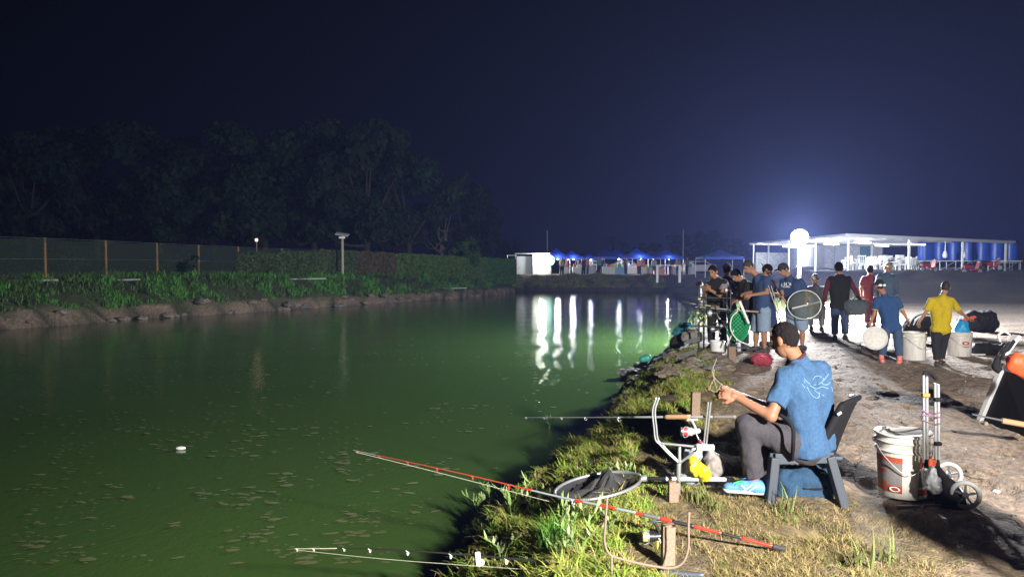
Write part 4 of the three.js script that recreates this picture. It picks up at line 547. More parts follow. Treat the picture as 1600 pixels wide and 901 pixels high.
// the two children
const kidB = person('boy in a navy T-shirt, jeans and pink boots holding a white lid', 12.4, {
  head: [1375, 446, 0], neck: [1382, 459, .02], shL: [1370, 468, 0], shR: [1402, 468, 0], elL: [1367, 489, -.02], wrL: [1360, 507, -.06], elR: [1411, 486, .0], wrR: [1419, 500, -.02], hipL: [1386, 512, 0], hipR: [1401, 512, 0], knL: [1382, 535, 0], knR: [1404, 536, -.02], ankleL: [1378, 556, .04], ankleR: [1406, 561, -.04], toeL: [1374, 558, .16], toeR: [1411, 563, .1],
}, { scale: .80, girth: .92, face: [-.12, -.05, -.95], cell: .011, hair: mat([.02, .016, .015], .7), cap: cloth([.015, .03, .035]), brim: 1, sleeve: .78, hem: .12, shirt: cloth([.022, .075, .23]), trim: mat([.55, .40, .05], .7), trousers: cloth([.055, .10, .19]), leg: 1.75, ease: .026, boot: .27, shoe: mat([.62, .20, .18], .5), handL: { dir: [-.1, -1, 0], normal: [1, 0, 0], curl: 1.3 }, handR: { dir: [.4, -.8, 0], normal: [-1, 0, 0], curl: 1.4 }, check: true });
{ // goggles pushed to the back of the cap
  const { Q, f, U, R0, base } = kidB.F, gl = field(.01); for (const k of [-1, 1]) ellip(gl, Q.head.clone().addScaledVector(f, -.075).addScaledVector(R0, .032 * k).addScaledVector(U, .005), R0, U, f, .034, .022, .016); capsule(gl, Q.head.clone().addScaledVector(f, -.06).addScaledVector(R0, -.06), Q.head.clone().addScaledVector(f, -.06).addScaledVector(R0, .06), .012, .012);
  part('goggles', shift(skinMesh(gl, .006), base), mat([.75, .76, .78], .25), kidB);
}
person('boy in a yellow T-shirt and black striped trousers carrying buckets', 11.95, {
  head: [1478, 449, .04], neck: [1474, 462, .02], shL: [1455, 470, 0], shR: [1488, 469, .02], elL: [1446, 489, .0], wrL: [1437, 503, .02], elR: [1500, 487, .08], wrR: [1514, 497, .16], hipL: [1464, 514, 0], hipR: [1478, 514, 0], knL: [1463, 538, -.02], knR: [1474, 538, .08], ankleL: [1465, 561, -.1], ankleR: [1471, 557, .12], toeL: [1464, 566, .02], toeR: [1477, 560, .24],
}, { scale: .80, girth: .95, face: [.35, -.25, -.9], cell: .011, hair: mat([.025, .018, .015], .7), sleeve: .8, hem: .11, shirt: cloth([.62, .46, .01]), trousers: cloth([.02, .02, .028]), leg: 1.9, ease: .024, shoe: mat([.05, .04, .04], .7), handL: { dir: [-.4, -.8, 0], normal: [1, 0, 0], curl: 1.4 }, handR: { dir: [.8, -.1, -.2], normal: [0, -1, 0], curl: 1.2 }, check: true });
// a bystander at the edge of the path, just right of the photographer
person('man in dark clothes standing at the right edge of the path beside the camera', 0, {
  head: [3.25, 1.60, -2.0], neck: [3.25, 1.44, -1.98], shL: [3.05, 1.38, -1.98], shR: [3.45, 1.38, -1.98], elL: [2.99, 1.10, -1.97], wrL: [3.0, .86, -2.05], elR: [3.51, 1.10, -1.97], wrR: [3.5, .86, -2.05], hipL: [3.15, .90, -1.98], hipR: [3.35, .90, -1.98], knL: [3.14, .50, -2.0], knR: [3.36, .50, -2.0], ankleL: [3.14, .085, -1.98], ankleR: [3.36, .085, -1.98], toeL: [3.12, .03, -2.12], toeR: [3.38, .03, -2.12],
}, { world: true, face: [0, -.1, -1], cell: .016, sleeve: .65, shirt: BLACKC, trousers: JEAN });
// small figures at the stalls
{
  const far = (px, d) => { const p = at(px, 420, d); p.y = LH(p.x, p.z); return p; };
  const mk = (col, col2, seat) => { const f1 = field(.05), f2 = field(.05), f3 = field(.05); capsule(f1, V(0, 1.5, 0), V(0, 1.57, 0), .1, .085); capsule(f1, V(-.25, .95, .05), V(-.2, 1.3, 0), .04, .05); capsule(f1, V(.25, .95, .05), V(.2, 1.3, 0), .04, .05); capsule(f1, V(0, 1.3, 0), V(0, 1.5, 0), .06, .06); capsule(f2, V(-.13, 1.3, 0), V(-.09, .9, 0), .12, .13); capsule(f2, V(.13, 1.3, 0), V(.09, .9, 0), .12, .13); capsule(f3, V(-.1, .9, 0), V(-.12, .08, 0), .12, .07); capsule(f3, V(.1, .9, 0), V(.12, .08, 0), .12, .07); return [skinMesh(f1, .035), skinMesh(f2, .035), skinMesh(f3, .035), col, col2]; };
  const [g1, g2, g3] = mk();
  [[878, 71, [.5, .42, .3], 'person in a tan shirt standing right of the round sign'], [886, 72, [.15, .05, .05], 'person in dark red at the second canopy'], [912, 71.5, [.05, .05, .06], 'person in black standing in the dark gap of the stalls'], [918, 72.5, [.3, .08, .06], 'person in brick red beside the dark gap'], [936, 71, [.12, .35, .6], 'person in light blue before the middle canopy'], [942, 72.2, [.03, .03, .05], 'person in dark clothes left of the middle table'], [978, 72, [.06, .06, .07], 'person in dark grey left of the peaked canopy'], [999, 71.2, [.6, .6, .6], 'person in white at the tall peaked canopy'], [1005, 72, [.5, .15, .12], 'person in red at the tall peaked canopy'], [1022, 71.5, [.55, .5, .5], 'person in pale grey left of the goal frame'], [1047, 71, [.05, .08, .2], 'person in navy seen inside the goal frame'], [1060, 72, [.3, .3, .35], 'person in grey at the right goal post'], [1074, 70, [.1, .1, .12], 'person in black right of the goal frame']].forEach(([px, d, c, label], i) => { const t = thing('person', label, 'person', far(px, d), null, i * 1.7); part('body', g1, SKIN2, t); part('shirt', g2, cloth(c), t); part('trousers', g3, i % 2 ? JEAN : BLACKC, t); });
}
// ---------------------------------------------------------------- chair, bag, buckets, trolley
const CHAIRM = mat([.034, .042, .058], .6), BLACKM = mat([.009, .009, .011], .85, { specularIntensity: .4 }), STEEL = mat([.46, .48, .50], .35, { metal: .7 }), WOODM = mat([.34, .26, .21], .9, { map: woodTex }), ORANGE = mat([.62, .09, .03], .45), PAIL = mat([.74, .73, .71], .45, { map: pailTex });
{
  const dn = 5.08, df = 5.52, o = at(1262, 780, 5.3); o.y = LH(o.x, o.z);
  const t = thing('plastic_chair', 'dark grey plastic chair with black strapped backrest under the seated man', 'chair', o), A = (x, y, d) => at(x, y, d).sub(o), foot = (x, d) => { const p = at(x, 760, d); p.y = LH(p.x, p.z) - .01; return p.sub(o); };
  const f1 = foot(1203, dn), r1 = foot(1319, dn), f2 = foot(1205, df), r2 = foot(1311, df), s = A(1210, 716, dn), e = A(1296, 714, dn), s2 = A(1214, 706, df), e2 = A(1288, 706, df);
  for (const [a, b] of [[s, f1], [e, r1], [s2, f2], [e2, r2]]) part('leg', beam(a.clone().add(V(0, .01, 0)), b, .08, .06), CHAIRM, t);
  part('seat', [beam(s, e, .05, .075), beam(s2, e2, .05, .075), beam(s, s2, .06, .07), beam(e, e2, .06, .07), (() => { const c = mix(mix(s, e, .5), mix(s2, e2, .5), .5), g = box(s.distanceTo(e) + .04, .03, .44, 0, 0, 0, .012); g.rotateY(0); g.translate(c.x, c.y + .03, c.z); return g; })()], CHAIRM, t);
  // backrest: a curved shell that leans back
  const bk = field(.02), top1 = A(1309, 632, dn + .02), top2 = A(1330, 620, df - .02), l1 = A(1272, 716, dn + .02), l2 = A(1298, 708, df - .02);
  const P = [], I = []; const n = 12, m = 10; for (let i = 0; i <= n; i++) for (let j = 0; j <= m; j++) { const u = i / n, h = j / m, q = mix(mix(l1, l2, u), mix(top1, top2, u), h); q.x += .06 * Math.sin(u * Math.PI) * (0.4 + .6 * h) + .02 * h * h; q.y += .02 * Math.sin(u * Math.PI) * h; P.push(q); }
  const shell = []; for (let i = 0; i < n; i++) for (let j = 0; j < m; j++) { const a = P[i * (m + 1) + j], b = P[(i + 1) * (m + 1) + j], c = P[(i + 1) * (m + 1) + j + 1], d = P[i * (m + 1) + j + 1]; const off = V(.03, .008, 0); for (const [x, y, z] of [[a, b, c], [a, c, d]]) { shell.push(...x.toArray(), ...y.toArray(), ...z.toArray()); const q = [z, y, x].map((v) => v.clone().add(off)); q.forEach((v) => shell.push(...v.toArray())); } }
  const sg = new THREE.BufferGeometry(); sg.setAttribute('position', new THREE.Float32BufferAttribute(shell, 3)); sg.computeVertexNormals();
  const back = part('backrest', [sg, tube(P.filter((_, k) => k % (m + 1) === m).map((q) => q.clone().add(V(.015, 0, 0))), .022, 8), tube(P.slice(0, m + 1).map((q) => q.clone().add(V(.015, 0, 0))), .026, 8), tube(P.slice(-m - 1).map((q) => q.clone().add(V(.015, 0, 0))), .022, 8)], BLACKM, t);
  const cap = new THREE.SphereGeometry(.022, 12, 8); cap.scale(1.2, .8, 1); const cp = A(1332, 619, df - .04); cap.translate(cp.x, cp.y, cp.z); part('rail_cap', cap, WHITE, back);
  for (const [x, y] of [[1312, 646], [1299, 717]]) { const g = box(.035, .02, .012), p = A(x, y, dn - .02); g.rotateZ(.6); g.translate(p.x, p.y, p.z); part('buckle', g, STEEL, t); }
  part('armrest', [tube([A(1238, 718, dn - .05), A(1240, 690, dn - .17), A(1239, 668, dn - .17), A(1230, 655, dn - .14), A(1219, 648, dn - .1)], .014, 8)], BLACKM, t);
  { const p = A(1263, 719, dn - .035), g = box(.022, .05, .01); g.translate(p.x, p.y, p.z); part('buckle', g, STEEL, t); }
  // bag below
  const b = field(.04); b.amp = .012; b.freq = 10; const B1 = at(1228, 756, 5.3), B2 = at(1284, 756, 5.3); for (const [q, r] of [[-.05, .085], [.05, .085]]) capsule(b, B1.clone().add(V(0, q * .8, .03)), B2.clone().add(V(0, q * .8, .03)), r, r); capsule(b, B1.clone().add(V(0, 0, -.14)), B2.clone().add(V(0, 0, -.14)), .1, .1); capsule(b, B1.clone().add(V(.05, .06, -.04)), B2.clone().add(V(-.06, .055, -.04)), .07, .07);
  const bp = mix(B1, B2, .5); bp.y = LH(bp.x, bp.z); const bag = thing('duffel_bag', 'soft blue bag with a dark zip tucked under the grey chair', 'bag', bp); part('bag_body', shift(skinMesh(b, .012), bp), cloth([.014, .055, .12]), bag);
  part('zip', merge(strokes(b, [[[1255, 763], [1268, 764], [1282, 764], [1294, 762]]], .007, .003)).translate(-bp.x, -bp.y, -bp.z), BLACKM, bag); part('tag', merge(strokes(b, [[[1283, 738], [1288, 738], [1292, 741]]], .006, .003)).translate(-bp.x, -bp.y, -bp.z), mat([.05, .4, .2], .6), bag);
}
function pail(name, label, pos, r, h, m, o = {}) {
  const t = thing(name, label, 'bucket', pos, o.group, o.ry ?? 0), rb = r * (o.taper ?? .88), g = lathe([[0, .004], [rb - .01, .004], [rb, .012], [lerp(rb, r, .72), h * .72], [r + .006, h * .73], [r + .006, h * .75], [lerp(rb, r, .8), h * .76], [lerp(rb, r, .86), h * .86], [r + .009, h * .87], [r + .009, h * .89], [lerp(rb, r, .93), h * .9], [r, h - .015], [r + .012, h - .012], [r + .012, h], [r - .004, h], [r - .012, h * .6], [rb - .014, .03], [0, .03]], 44);
  part('pail', g, m, t);
  if (o.handle !== 0) { const y = h * .86, a = o.handle ?? 1; part('wire_handle', tube([V(-r - .012, y, 0), V(-r * .8, y - .09 * a, r * .75), V(0, y - .2 * a, r * 1.12), V(r * .8, y - .09 * a, r * .75), V(r + .012, y, 0)], .0032, 6), GREYM, t); for (const k of [-1, 1]) { const e = new THREE.SphereGeometry(.02, 10, 8); e.scale(.7, 1, 1); e.translate(k * (r + .01), y, 0); part('ear', e, m, t); } }
  if (o.lid) part('lid', lathe([[0, 0], [r - .04, .004], [r - .03, .015], [r + .016, .016], [r + .018, -.02], [r + .012, -.02], [r + .011, .0], [0, -.004]], 44).translate(0, h + .008, 0), o.lid, t);
  return t;
}
const arcPatch = (r0, r1, y0, y1, a0, a1, lift = .002) => { const g = new THREE.CylinderGeometry(r1 + lift, r0 + lift, y1 - y0, Math.max(3, Math.round((a1 - a0) * 14)), 1, true, a0, a1 - a0); g.translate(0, (y0 + y1) / 2, 0); return g; };
{ // large pail with orange print
  const p = at(1411, 760, 5.25); p.y = LH(p.x, p.z) + .02; const r = .178, h = .455, t = pail('paint_bucket', 'large white bucket with worn orange print strapped to the hand trolley', p, r, h, PAIL, { handle: .0 || undefined, ry: -.3, taper: .86 });
  const R = (y) => lerp(r * .86, r, y / h), pr = (a0, a1, y0, y1, m) => part('print', arcPatch(R(y0), R(y1), y0, y1, a0, a1), m, t);
  const OR = mat([.55, .10, .045], .55, { map: scuffTex }), GR = mat([.28, .26, .26], .6, { map: scuffTex });
  pr(-1.9, -.2, .262, .30, OR); pr(-1.9, -1.0, .205, .262, GR); pr(-1.9, -.85, .18, .205, OR); pr(-1.0, -.2, .205, .262, GR); pr(-.85, -.2, .10, .205, GR); pr(-1.9, -.85, .12, .18, GR); pr(-1.9, -.85, .05, .12, OR); pr(-.85, -.2, .05, .10, OR); pr(.46, 1.6, .235, .31, OR); pr(.46, 1.6, .04, .085, OR); pr(.46, 1.6, .10, .22, GR);
  { const g = new THREE.TorusGeometry(.03, .006, 6, 20); g.scale(1, .5, .4); const a = -.5; g.rotateY(a); g.translate(Math.sin(a) * (R(.075) + .004), .075, Math.cos(a) * (R(.075) + .004)); part('print', g, WHITE, t); }
  const ld = lathe([[0, 0], [.13, .004], [.15, .02], [.168, .02], [.168, .012], [0, -.006]], 32); ld.rotateZ(.1); ld.translate(.02, h - .02, 0); part('lid', ld, mat([.5, .5, .5], .6), t);
  // trolley
  const c = at(1470, 790, 5.1); c.y = LH(c.x, c.z); const k = thing('hand_trolley', 'folding silver hand trolley with two small wheels behind the orange bucket', 'trolley', c), L = (x, y, d) => at(x, y, d).sub(c);
  for (const [x, d] of [[1447, 4.98], [1465, 5.16]]) { part('post', [bar(L(x - 2.6, 722, d), L(x - 3.2, 586 + (x > 1450 ? 12 : 0), d), .0095, 10), bar(L(x + 2.6, 722, d), L(x + 2, 588 + (x > 1450 ? 12 : 0), d), .0095, 10)], STEEL, k); part('lower_frame', bar(L(x, 718, d), L(x + 8, 782, d), .015, 8), BLACKM, k); }
  part('handle', [tube([L(1444, 588, 4.98), L(1446, 582, 5.0), L(1455, 583, 5.1), L(1463, 592, 5.16)], .013, 10)], BLACKM, k);
  for (const [y, m] of [[617, mat([.35, .16, .02], .5)], [624, BLACKM], [693, BLACKM]]) part('clamp', box(.05, .025, .03, ...(() => { const q = L(y === 617 ? 1447 : 1466, y, y === 617 ? 4.96 : 5.14); return [q.x, q.y, q.z]; })(), .006), m, k);
  const cordM = mat([.18, .09, .16], .8); for (const [y0, y1] of [[640, 652], [648, 644], [655, 662]]) part('bungee_cord', tube([L(1441, y0, 4.96), L(1456, (y0 + y1) / 2 + 3, 4.98), L(1470, y1, 5.12)], .005, 6), cordM, k);
  part('base_plate', [beam(L(1402, 793, 5.02), L(1478, 791, 5.02), .012, .03), beam(L(1402, 785, 5.36), L(1478, 783, 5.36), .012, .03), beam(L(1405, 790, 5.2), L(1478, 788, 5.2), .012, .2)], GREYM, k);
  const wheel = (x, y, d, R) => { const q = L(x, y, d), tg = new THREE.TorusGeometry(R - .014, .016, 10, 36), hub = cyl(.02, .02, .04, 0, -.02, 0, 14); tg.rotateY(-.42); const w = part('wheel', tg.translate(q.x, q.y, q.z), mat([.28, .28, .28], .85), k); const sp = []; hub.rotateX(Math.PI / 2); sp.push(hub); for (let i = 0; i < 5; i++) { const a = i * 1.2566 + .3; sp.push(beam(V(Math.cos(a) * .015, Math.sin(a) * .015, 0), V(Math.cos(a) * (R - .02), Math.sin(a) * (R - .02), 0), .022, .012)); } const g = merge(sp); g.rotateY(-.42); part('rim', g.translate(q.x, q.y, q.z), mat([.05, .05, .055], .5), w); };
  wheel(1509, 773, 4.95, .096); wheel(1483, 741, 5.4, .092);
  part('axle', bar(L(1509, 773, 4.95), L(1483, 741, 5.4), .01, 8), STEEL, k);
  const pb = field(.02); pb.amp = .012; pb.freq = 22; const q1 = at(1456, 735, 4.93), q2 = at(1460, 760, 4.93); capsule(pb, q1, q2, .03, .045); solo('clear_bag', shift(skinMesh(pb, .008), q1), mat([.5, .52, .56], .3, { transmission: .35, thickness: 0 }), 'crumpled clear plastic bag hanging on the hand trolley', 'plastic bag', q1.clone());
  const qb = field(.03); qb.amp = .01; const q3 = at(1478, 760, 5.05), q4 = at(1486, 786, 5.05); capsule(qb, q3, q4, .07, .1); capsule(qb, at(1468, 735, 5.1), q3, .03, .06); solo('black_bag', shift(skinMesh(qb, .012), q3), BLACKM, 'black cloth bag slung between the trolley wheels', 'bag', q3.clone());
  const rg = at(1457, 722, 4.93); solo('orange_cloth', [box(.05, .05, .02, 0, 0, 0, .008)], ORANGE, 'small orange red cloth tied to the trolley post', 'cloth', rg);
}
{ // pails carried by the boys
  const p = at(1428, 560, 12.35); p.y = LH(p.x, p.z) + .03; pail('white_bucket', 'tall plain white bucket held between the two boys', p, .185, .46, mat([.74, .75, .76], .45, { map: pailTex }), { taper: .97, ry: .2 });
  const b = at(1499, 553, 13.2); b.y = LH(b.x, b.z) + .01; const t = pail('white_bucket', 'white bucket with a small red emblem right of the boy in yellow', b, .205, .44, mat([.72, .72, .73], .45, { map: pailTex }), { taper: .92 });
  { const g = []; for (const [s, y] of [[.055, .25], [.04, .25]]) { const k = new THREE.TorusGeometry(s, .008, 6, 24); k.scale(1, .55, .3); k.translate(0, y, .2); g.push(k); } g.push(box(.09, .012, .008, 0, .19, .2, .002)); part('emblem', g, mat([.5, .05, .04], .6), t); }
  const cb = field(.03); cb.amp = .012; const c0 = b.clone().add(V(.03, .4, 0)); capsule(cb, c0, c0.clone().add(V(.02, .16, 0)), .15, .1); solo('cyan_bag', shift(skinMesh(cb, .014), c0), mat([.02, .30, .62], .5), 'bright cyan bag stuffed in the white bucket with the emblem', 'bag', c0.clone());
  const rd = at(1518, 497, 12.1); const rf = field(.02); capsule(rf, at(1508, 499, 12.15), at(1524, 495, 12.1), .03, .02); rf.amp = .006; solo('red_glove', shift(skinMesh(rf, .01), rd), mat([.6, .06, .03], .7), 'orange red cloth in the right hand of the boy in yellow', 'cloth', rd);
  // lid in the boy's hand
  const l = thing('bucket_lid', 'round white lid held by the boy in pink boots', 'lid', at(1368, 528, 12.22)); const g = lathe([[0, .0], [.14, .002], [.15, .012], [.185, .012], [.192, -.012], [.186, -.016], [.18, .0], [0, -.006]], 40); g.rotateX(Math.PI / 2 - .12); g.rotateY(-.25); part('lid_disc', g, mat([.66, .66, .66], .5, { map: pailTex }), l); const tr = new THREE.TorusGeometry(.187, .008, 8, 48); tr.rotateX(-.12); tr.rotateY(-.25); part('rim', tr, mat([.62, .62, .62], .5), l);
}
// ---------------------------------------------------------------- bags and gear behind the boys, at the right edge
{
  const flat = (px, py) => onLand(px, py);
  { // black pannier with pale piping
    const o = at(1572, 665, 6.7); o.y = LH(o.x, o.z); const t = thing('tackle_bag', 'big black tackle bag with pale grey edge and orange top at the right edge', 'bag', o);
    const A = (x, y, d = 6.7) => at(x, y, d).sub(o), b = onLand(1535, 656).sub(o), c = onLand(1612, 690).sub(o), a = at(1568, 578, 7.65).sub(o), d = at(1650, 604, 6.75).sub(o), th = V(.28, 0, .22).multiplyScalar(-1).add(V(.5, .02, -.1));
    const sh = new THREE.BufferGeometry(), P = []; const q = [a, b, c, d], r = q.map((v) => v.clone().add(th)); const F4 = (w, x, y, z) => [w, x, y, w, y, z].forEach((v) => P.push(v.x, v.y, v.z)); F4(...q); F4(r[3], r[2], r[1], r[0]); for (let i = 0; i < 4; i++) { const j = (i + 1) % 4; F4(q[i], r[i], r[j], q[j]); } sh.setAttribute('position', new THREE.Float32BufferAttribute(P, 3)); sh.computeVertexNormals(); part('bag_body', sh, cloth([.014, .016, .018]), t);
    const pipe = mat([.42, .42, .44], .6); part('edge_panel', [beam(a.clone().add(V(-.02, 0, .01)), b.clone().add(V(-.02, 0, .01)), .07, .05)], pipe, t); part('edge_panel', [beam(b.clone().add(V(-.02, -.02, .01)), c.clone().add(V(0, -.02, .01)), .04, .03)], pipe, t);
    const of = field(.03); of.amp = .008; capsule(of, at(1590, 566, 6.62), at(1640, 580, 6.6), .085, .1); capsule(of, at(1580, 572, 6.62), at(1610, 585, 6.6), .04, .06); part('top_cover', shift(skinMesh(of, .014), o), mat([.66, .08, .02], .6), t);
    const wf = [beam(A(1590, 524, 6.8), A(1566, 556, 6.8), .09, .03)]; part('side_pouch', wf, mat([.72, .71, .74], .6), t); part('strap', [tube([A(1586, 532, 6.74), A(1576, 546, 6.74), A(1570, 550, 6.72), A(1566, 562, 6.72)], .016, 6), tube([A(1560, 560, 6.75), A(1556, 574, 6.72), A(1564, 580, 6.7)], .03, 6)], BLACKM, t); part('loop', tube([A(1564, 534, 6.8), A(1561, 524, 6.8), A(1570, 518, 6.8), A(1579, 523, 6.8)], .01, 6), pipe, t);
    const rod = thing('fishing_rod', 'grey rod with a brown cork grip leaning across the black tackle bag', 'fishing rod', at(1572, 660, 6.45)), ro = rod.position; part('blank', bar(at(1520, 647, 6.5).sub(ro), at(1568, 657, 6.45).sub(ro), .006, 8, .011), mat([.06, .06, .065], .5), rod); part('grip', bar(at(1567, 657, 6.45).sub(ro), at(1650, 672, 6.4).sub(ro), .025, 12), mat([.32, .20, .10], .8), rod);
  }
  // round black carrier with pale piping behind the boy in yellow
  const c = at(1437, 497, 15.5); c.y = LH(c.x, c.z); const t = thing('round_bag', 'round black bag with pale piping on the ground between the boys', 'bag', c), bf = field(.05); bf.amp = .008; capsule(bf, c.clone().add(V(-.06, .28, 0)), c.clone().add(V(.12, .40, 0)), .26, .24); part('bag_body', shift(skinMesh(bf, .02), c), BLACKC, t);
  for (const [s, z] of [[.3, .2], [.24, .24]]) { const g = new THREE.TorusGeometry(s, .018, 8, 36, 3.6); g.rotateZ(.5); g.rotateY(-.3); g.translate(.02, .34, z); part('piping', g, mat([.62, .68, .66], .5), t); }
  const lump = (name, label, cat, px, py, rx, ry, m, k = 3, hgt = 0) => { const p = flat(px, py), f = field(.06); f.amp = .025; f.freq = 6; const s = -p.z / F; for (let i = 0; i < k; i++) { const u = k > 1 ? i / (k - 1) - .5 : 0; capsule(f, p.clone().add(V(u * rx * 1.3 * s, ry * .45 * s + hgt, rr(-.08, .08))), p.clone().add(V(u * rx * 1.1 * s, ry * .8 * s + hgt, .03)), ry * .5 * s, ry * .42 * s); } return solo(name, shift(skinMesh(f, .02), p), m, label, cat, p); };
  lump('black_bag', 'dark heap of bags on the ground at the right behind the boy in yellow', 'bag', 1530, 518, 27, 27, cloth([.03, .032, .036]), 4);
  lump('black_bag', 'low black bag lying right of the emblem bucket', 'bag', 1548, 556, 34, 17, BLACKC, 4); lump('black_bag', 'black bag lying behind the tall plain white bucket', 'bag', 1456, 522, 26, 16, BLACKC, 3);
  const wp = flat(1520, 556); solo('white_board', [box(.42, .03, .1, 0, .03, 0, .008)], mat([.68, .68, .68], .5), 'narrow white board on the ground beside the emblem bucket', 'board', wp);
  const w2 = flat(1531, 541); solo('white_tray', [box(.22, .05, .18, 0, .025, 0, .02)], mat([.7, .7, .72], .4), 'small white tray among the black bags on the right', 'tray', w2);
  // carried by the man walking away; tubs by the group
  { const p = at(1337, 480, 16.1), f = field(.05); f.amp = .012; capsule(f, p.clone().add(V(-.12, .04, 0)), p.clone().add(V(.14, .06, 0)), .14, .12); capsule(f, p.clone().add(V(-.1, -.05, 0)), p.clone().add(V(.12, -.05, 0)), .12, .11); const b = thing('grey_bag', 'grey carry bag in the right hand of the man walking away', 'bag', p); part('bag_body', shift(skinMesh(f, .014), p), cloth([.10, .13, .15]), b); part('strap', tube([V(-.1, .1, .08), V(-.02, .24, .06), V(.1, .18, .05), V(.14, .1, .06)], .012, 6), BLACKM, b); }
  const bin = flat(1292, 490); bin.y += 0; solo('white_crate', [box(.5, .34, .34, 0, .18, 0, .02), box(.52, .03, .36, 0, .36, 0, .01)], mat([.7, .7, .7], .5), 'white crate on the ground left of the man walking away', 'crate', bin);
  const gb = flat(1273, 493); solo('green_tub', [box(.34, .34, .3, 0, .18, 0, .02), box(.36, .04, .32, 0, .35, 0, .01)], mat([.06, .10, .075], .6), 'dark green tub behind the landing net of the capped man', 'tub', gb);
  for (const [a, b, label] of [[[1318, 503], [1352, 520], 'white pipe lying on the path behind the man walking away'], [[1366, 552], [1404, 566], 'pale stick lying on the ground at the boots of the boy']]) { const p = flat(...a), q = flat(...b); p.y += .03; q.y += .03; solo('pipe', shift(bar(p, q, .022, 8), p), mat([.66, .66, .64], .5), label, 'pipe', p.clone()); }
}
// ---------------------------------------------------------------- stakes, rod rests, rods, landing nets
const stake = (label, x0, x1, yt, yb, d) => { const a = at((x0 + x1) / 2, yt, d), b = at((x0 + x1) / 2, yb, d), w = (x1 - x0) / F * d; b.y = Math.min(b.y, LH(b.x, b.z) - .05); const g = box(w, a.y - b.y, w * .5, 0, (a.y - b.y) / 2, 0, .004); const p = g.attributes.position; for (let i = 0; i < p.count; i++) if (p.getY(i) > (a.y - b.y) * .9) p.setY(i, p.getY(i) + .012 * noise(p.getX(i) * 60, i * .01, 3)); g.rotateY(.2); g.rotateZ(rr(-.04, .04)); return solo('wooden_stake', g, WOODM, label, 'stake', b); };
stake('grey wooden stake driven in beside the fork rest of the cork rod', 1079, 1093, 612, 648, 7.9); stake('wooden stake carrying the silver net handle', 1044, 1060, 752, 788, 5.12); stake('wooden stake in front, holding up the red rod', 1033, 1054, 820, 905, 4.05); stake('stout wooden stake at the feet of the group', 1138, 1150, 541, 566, 12.6);
{ // fork rest of steel tube
  const o = at(1060, 775, 5.25); o.y = LH(o.x, o.z); const t = thing('rod_rest', 'steel fork rod rest with two upright arms beside the seated man', 'rod rest', o), A = (x, y, d = 5.2) => at(x, y, d).sub(o);
  for (const k of [-2, 2]) part('arm', tube([A(1028 + k, 621), A(1022 + k, 640), A(1024 + k, 668), A(1027 + k, 688), A(1033 + k, 694), A(1046 + k, 708), A(1062 + k * .5, 723)], .0065, 8, 40), STEEL, t);
  for (const k of [-2, 2]) part('arm', bar(A(1109 + k, 628, 5.05), A(1102 + k, 694, 5.12), .006, 8), STEEL, t);
  part('crossbar', bar(A(1031, 692), A(1100, 699, 5.12), .009, 8), STEEL, t); part('brace', bar(A(1062, 724), A(1092, 700, 5.14), .008, 8), STEEL, t); part('stem', [bar(A(1062, 698), A(1062, 728), .012, 8), bar(A(1061, 724), A(1060, 778, 5.22), .016, 10)], STEEL, t);
  { const g = cyl(.022, .022, .12, 0, -.06, 0, 14); g.rotateZ(Math.PI / 2); const p = A(1102, 699, 5.11); g.translate(p.x, p.y, p.z); part('joint', g, mat([.6, .61, .62], .4), t); }
}
function reel(parent, c, s, spool, body, face = 1) { // spinning reel hanging below its rod
  const cy = (r, h, m, n, p) => { const g = cyl(r * s, r * s, h * s, 0, -h * s / 2, 0, 20); g.rotateZ(Math.PI / 2); g.translate(c.x + p.x * s, c.y + p.y * s, c.z + p.z * s); return part(n, g, m, parent); };
  cy(.024, .03, spool, 'spool', V(-.045, 0, 0)); cy(.027, .006, STEEL, 'spool_rim', V(-.062, 0, 0)); cy(.027, .006, STEEL, 'spool_rim', V(-.028, 0, 0)); cy(.025, .028, body, 'rotor', V(-.012, 0, 0));
  const b = field(.01); capsule(b, c.clone().add(V(.005, 0, 0).multiplyScalar(s)), c.clone().add(V(.04, .004, 0).multiplyScalar(s)), .02 * s, .016 * s); part('reel_body', skinMesh(b, .004), body, parent);
  part('reel_foot', [bar(c.clone().add(V(.03, .01, 0).multiplyScalar(s)), c.clone().add(V(.0, .07, 0).multiplyScalar(s)), .007 * s, 8), bar(c.clone().add(V(-.03, .07, 0).multiplyScalar(s)), c.clone().add(V(.035, .072, 0).multiplyScalar(s)), .006 * s, 8)], body, parent);
  part('bail', tube([V(-.02, .028, 0), V(-.05, .03, .02), V(-.06, .0, .034), V(-.05, -.03, .02), V(-.02, -.028, 0)].map((v) => v.multiplyScalar(s).add(c)), .0022 * s, 6), STEEL, parent);
  part('crank', [bar(c.clone().add(V(.02, 0, .02).multiplyScalar(s)), c.clone().add(V(.035, -.045, .04).multiplyScalar(s)), .004 * s, 6)], STEEL, parent); part('knob', bar(c.clone().add(V(.035, -.045, .035).multiplyScalar(s)), c.clone().add(V(.036, -.047, .07).multiplyScalar(s)), .009 * s, 10), spool, parent);
}
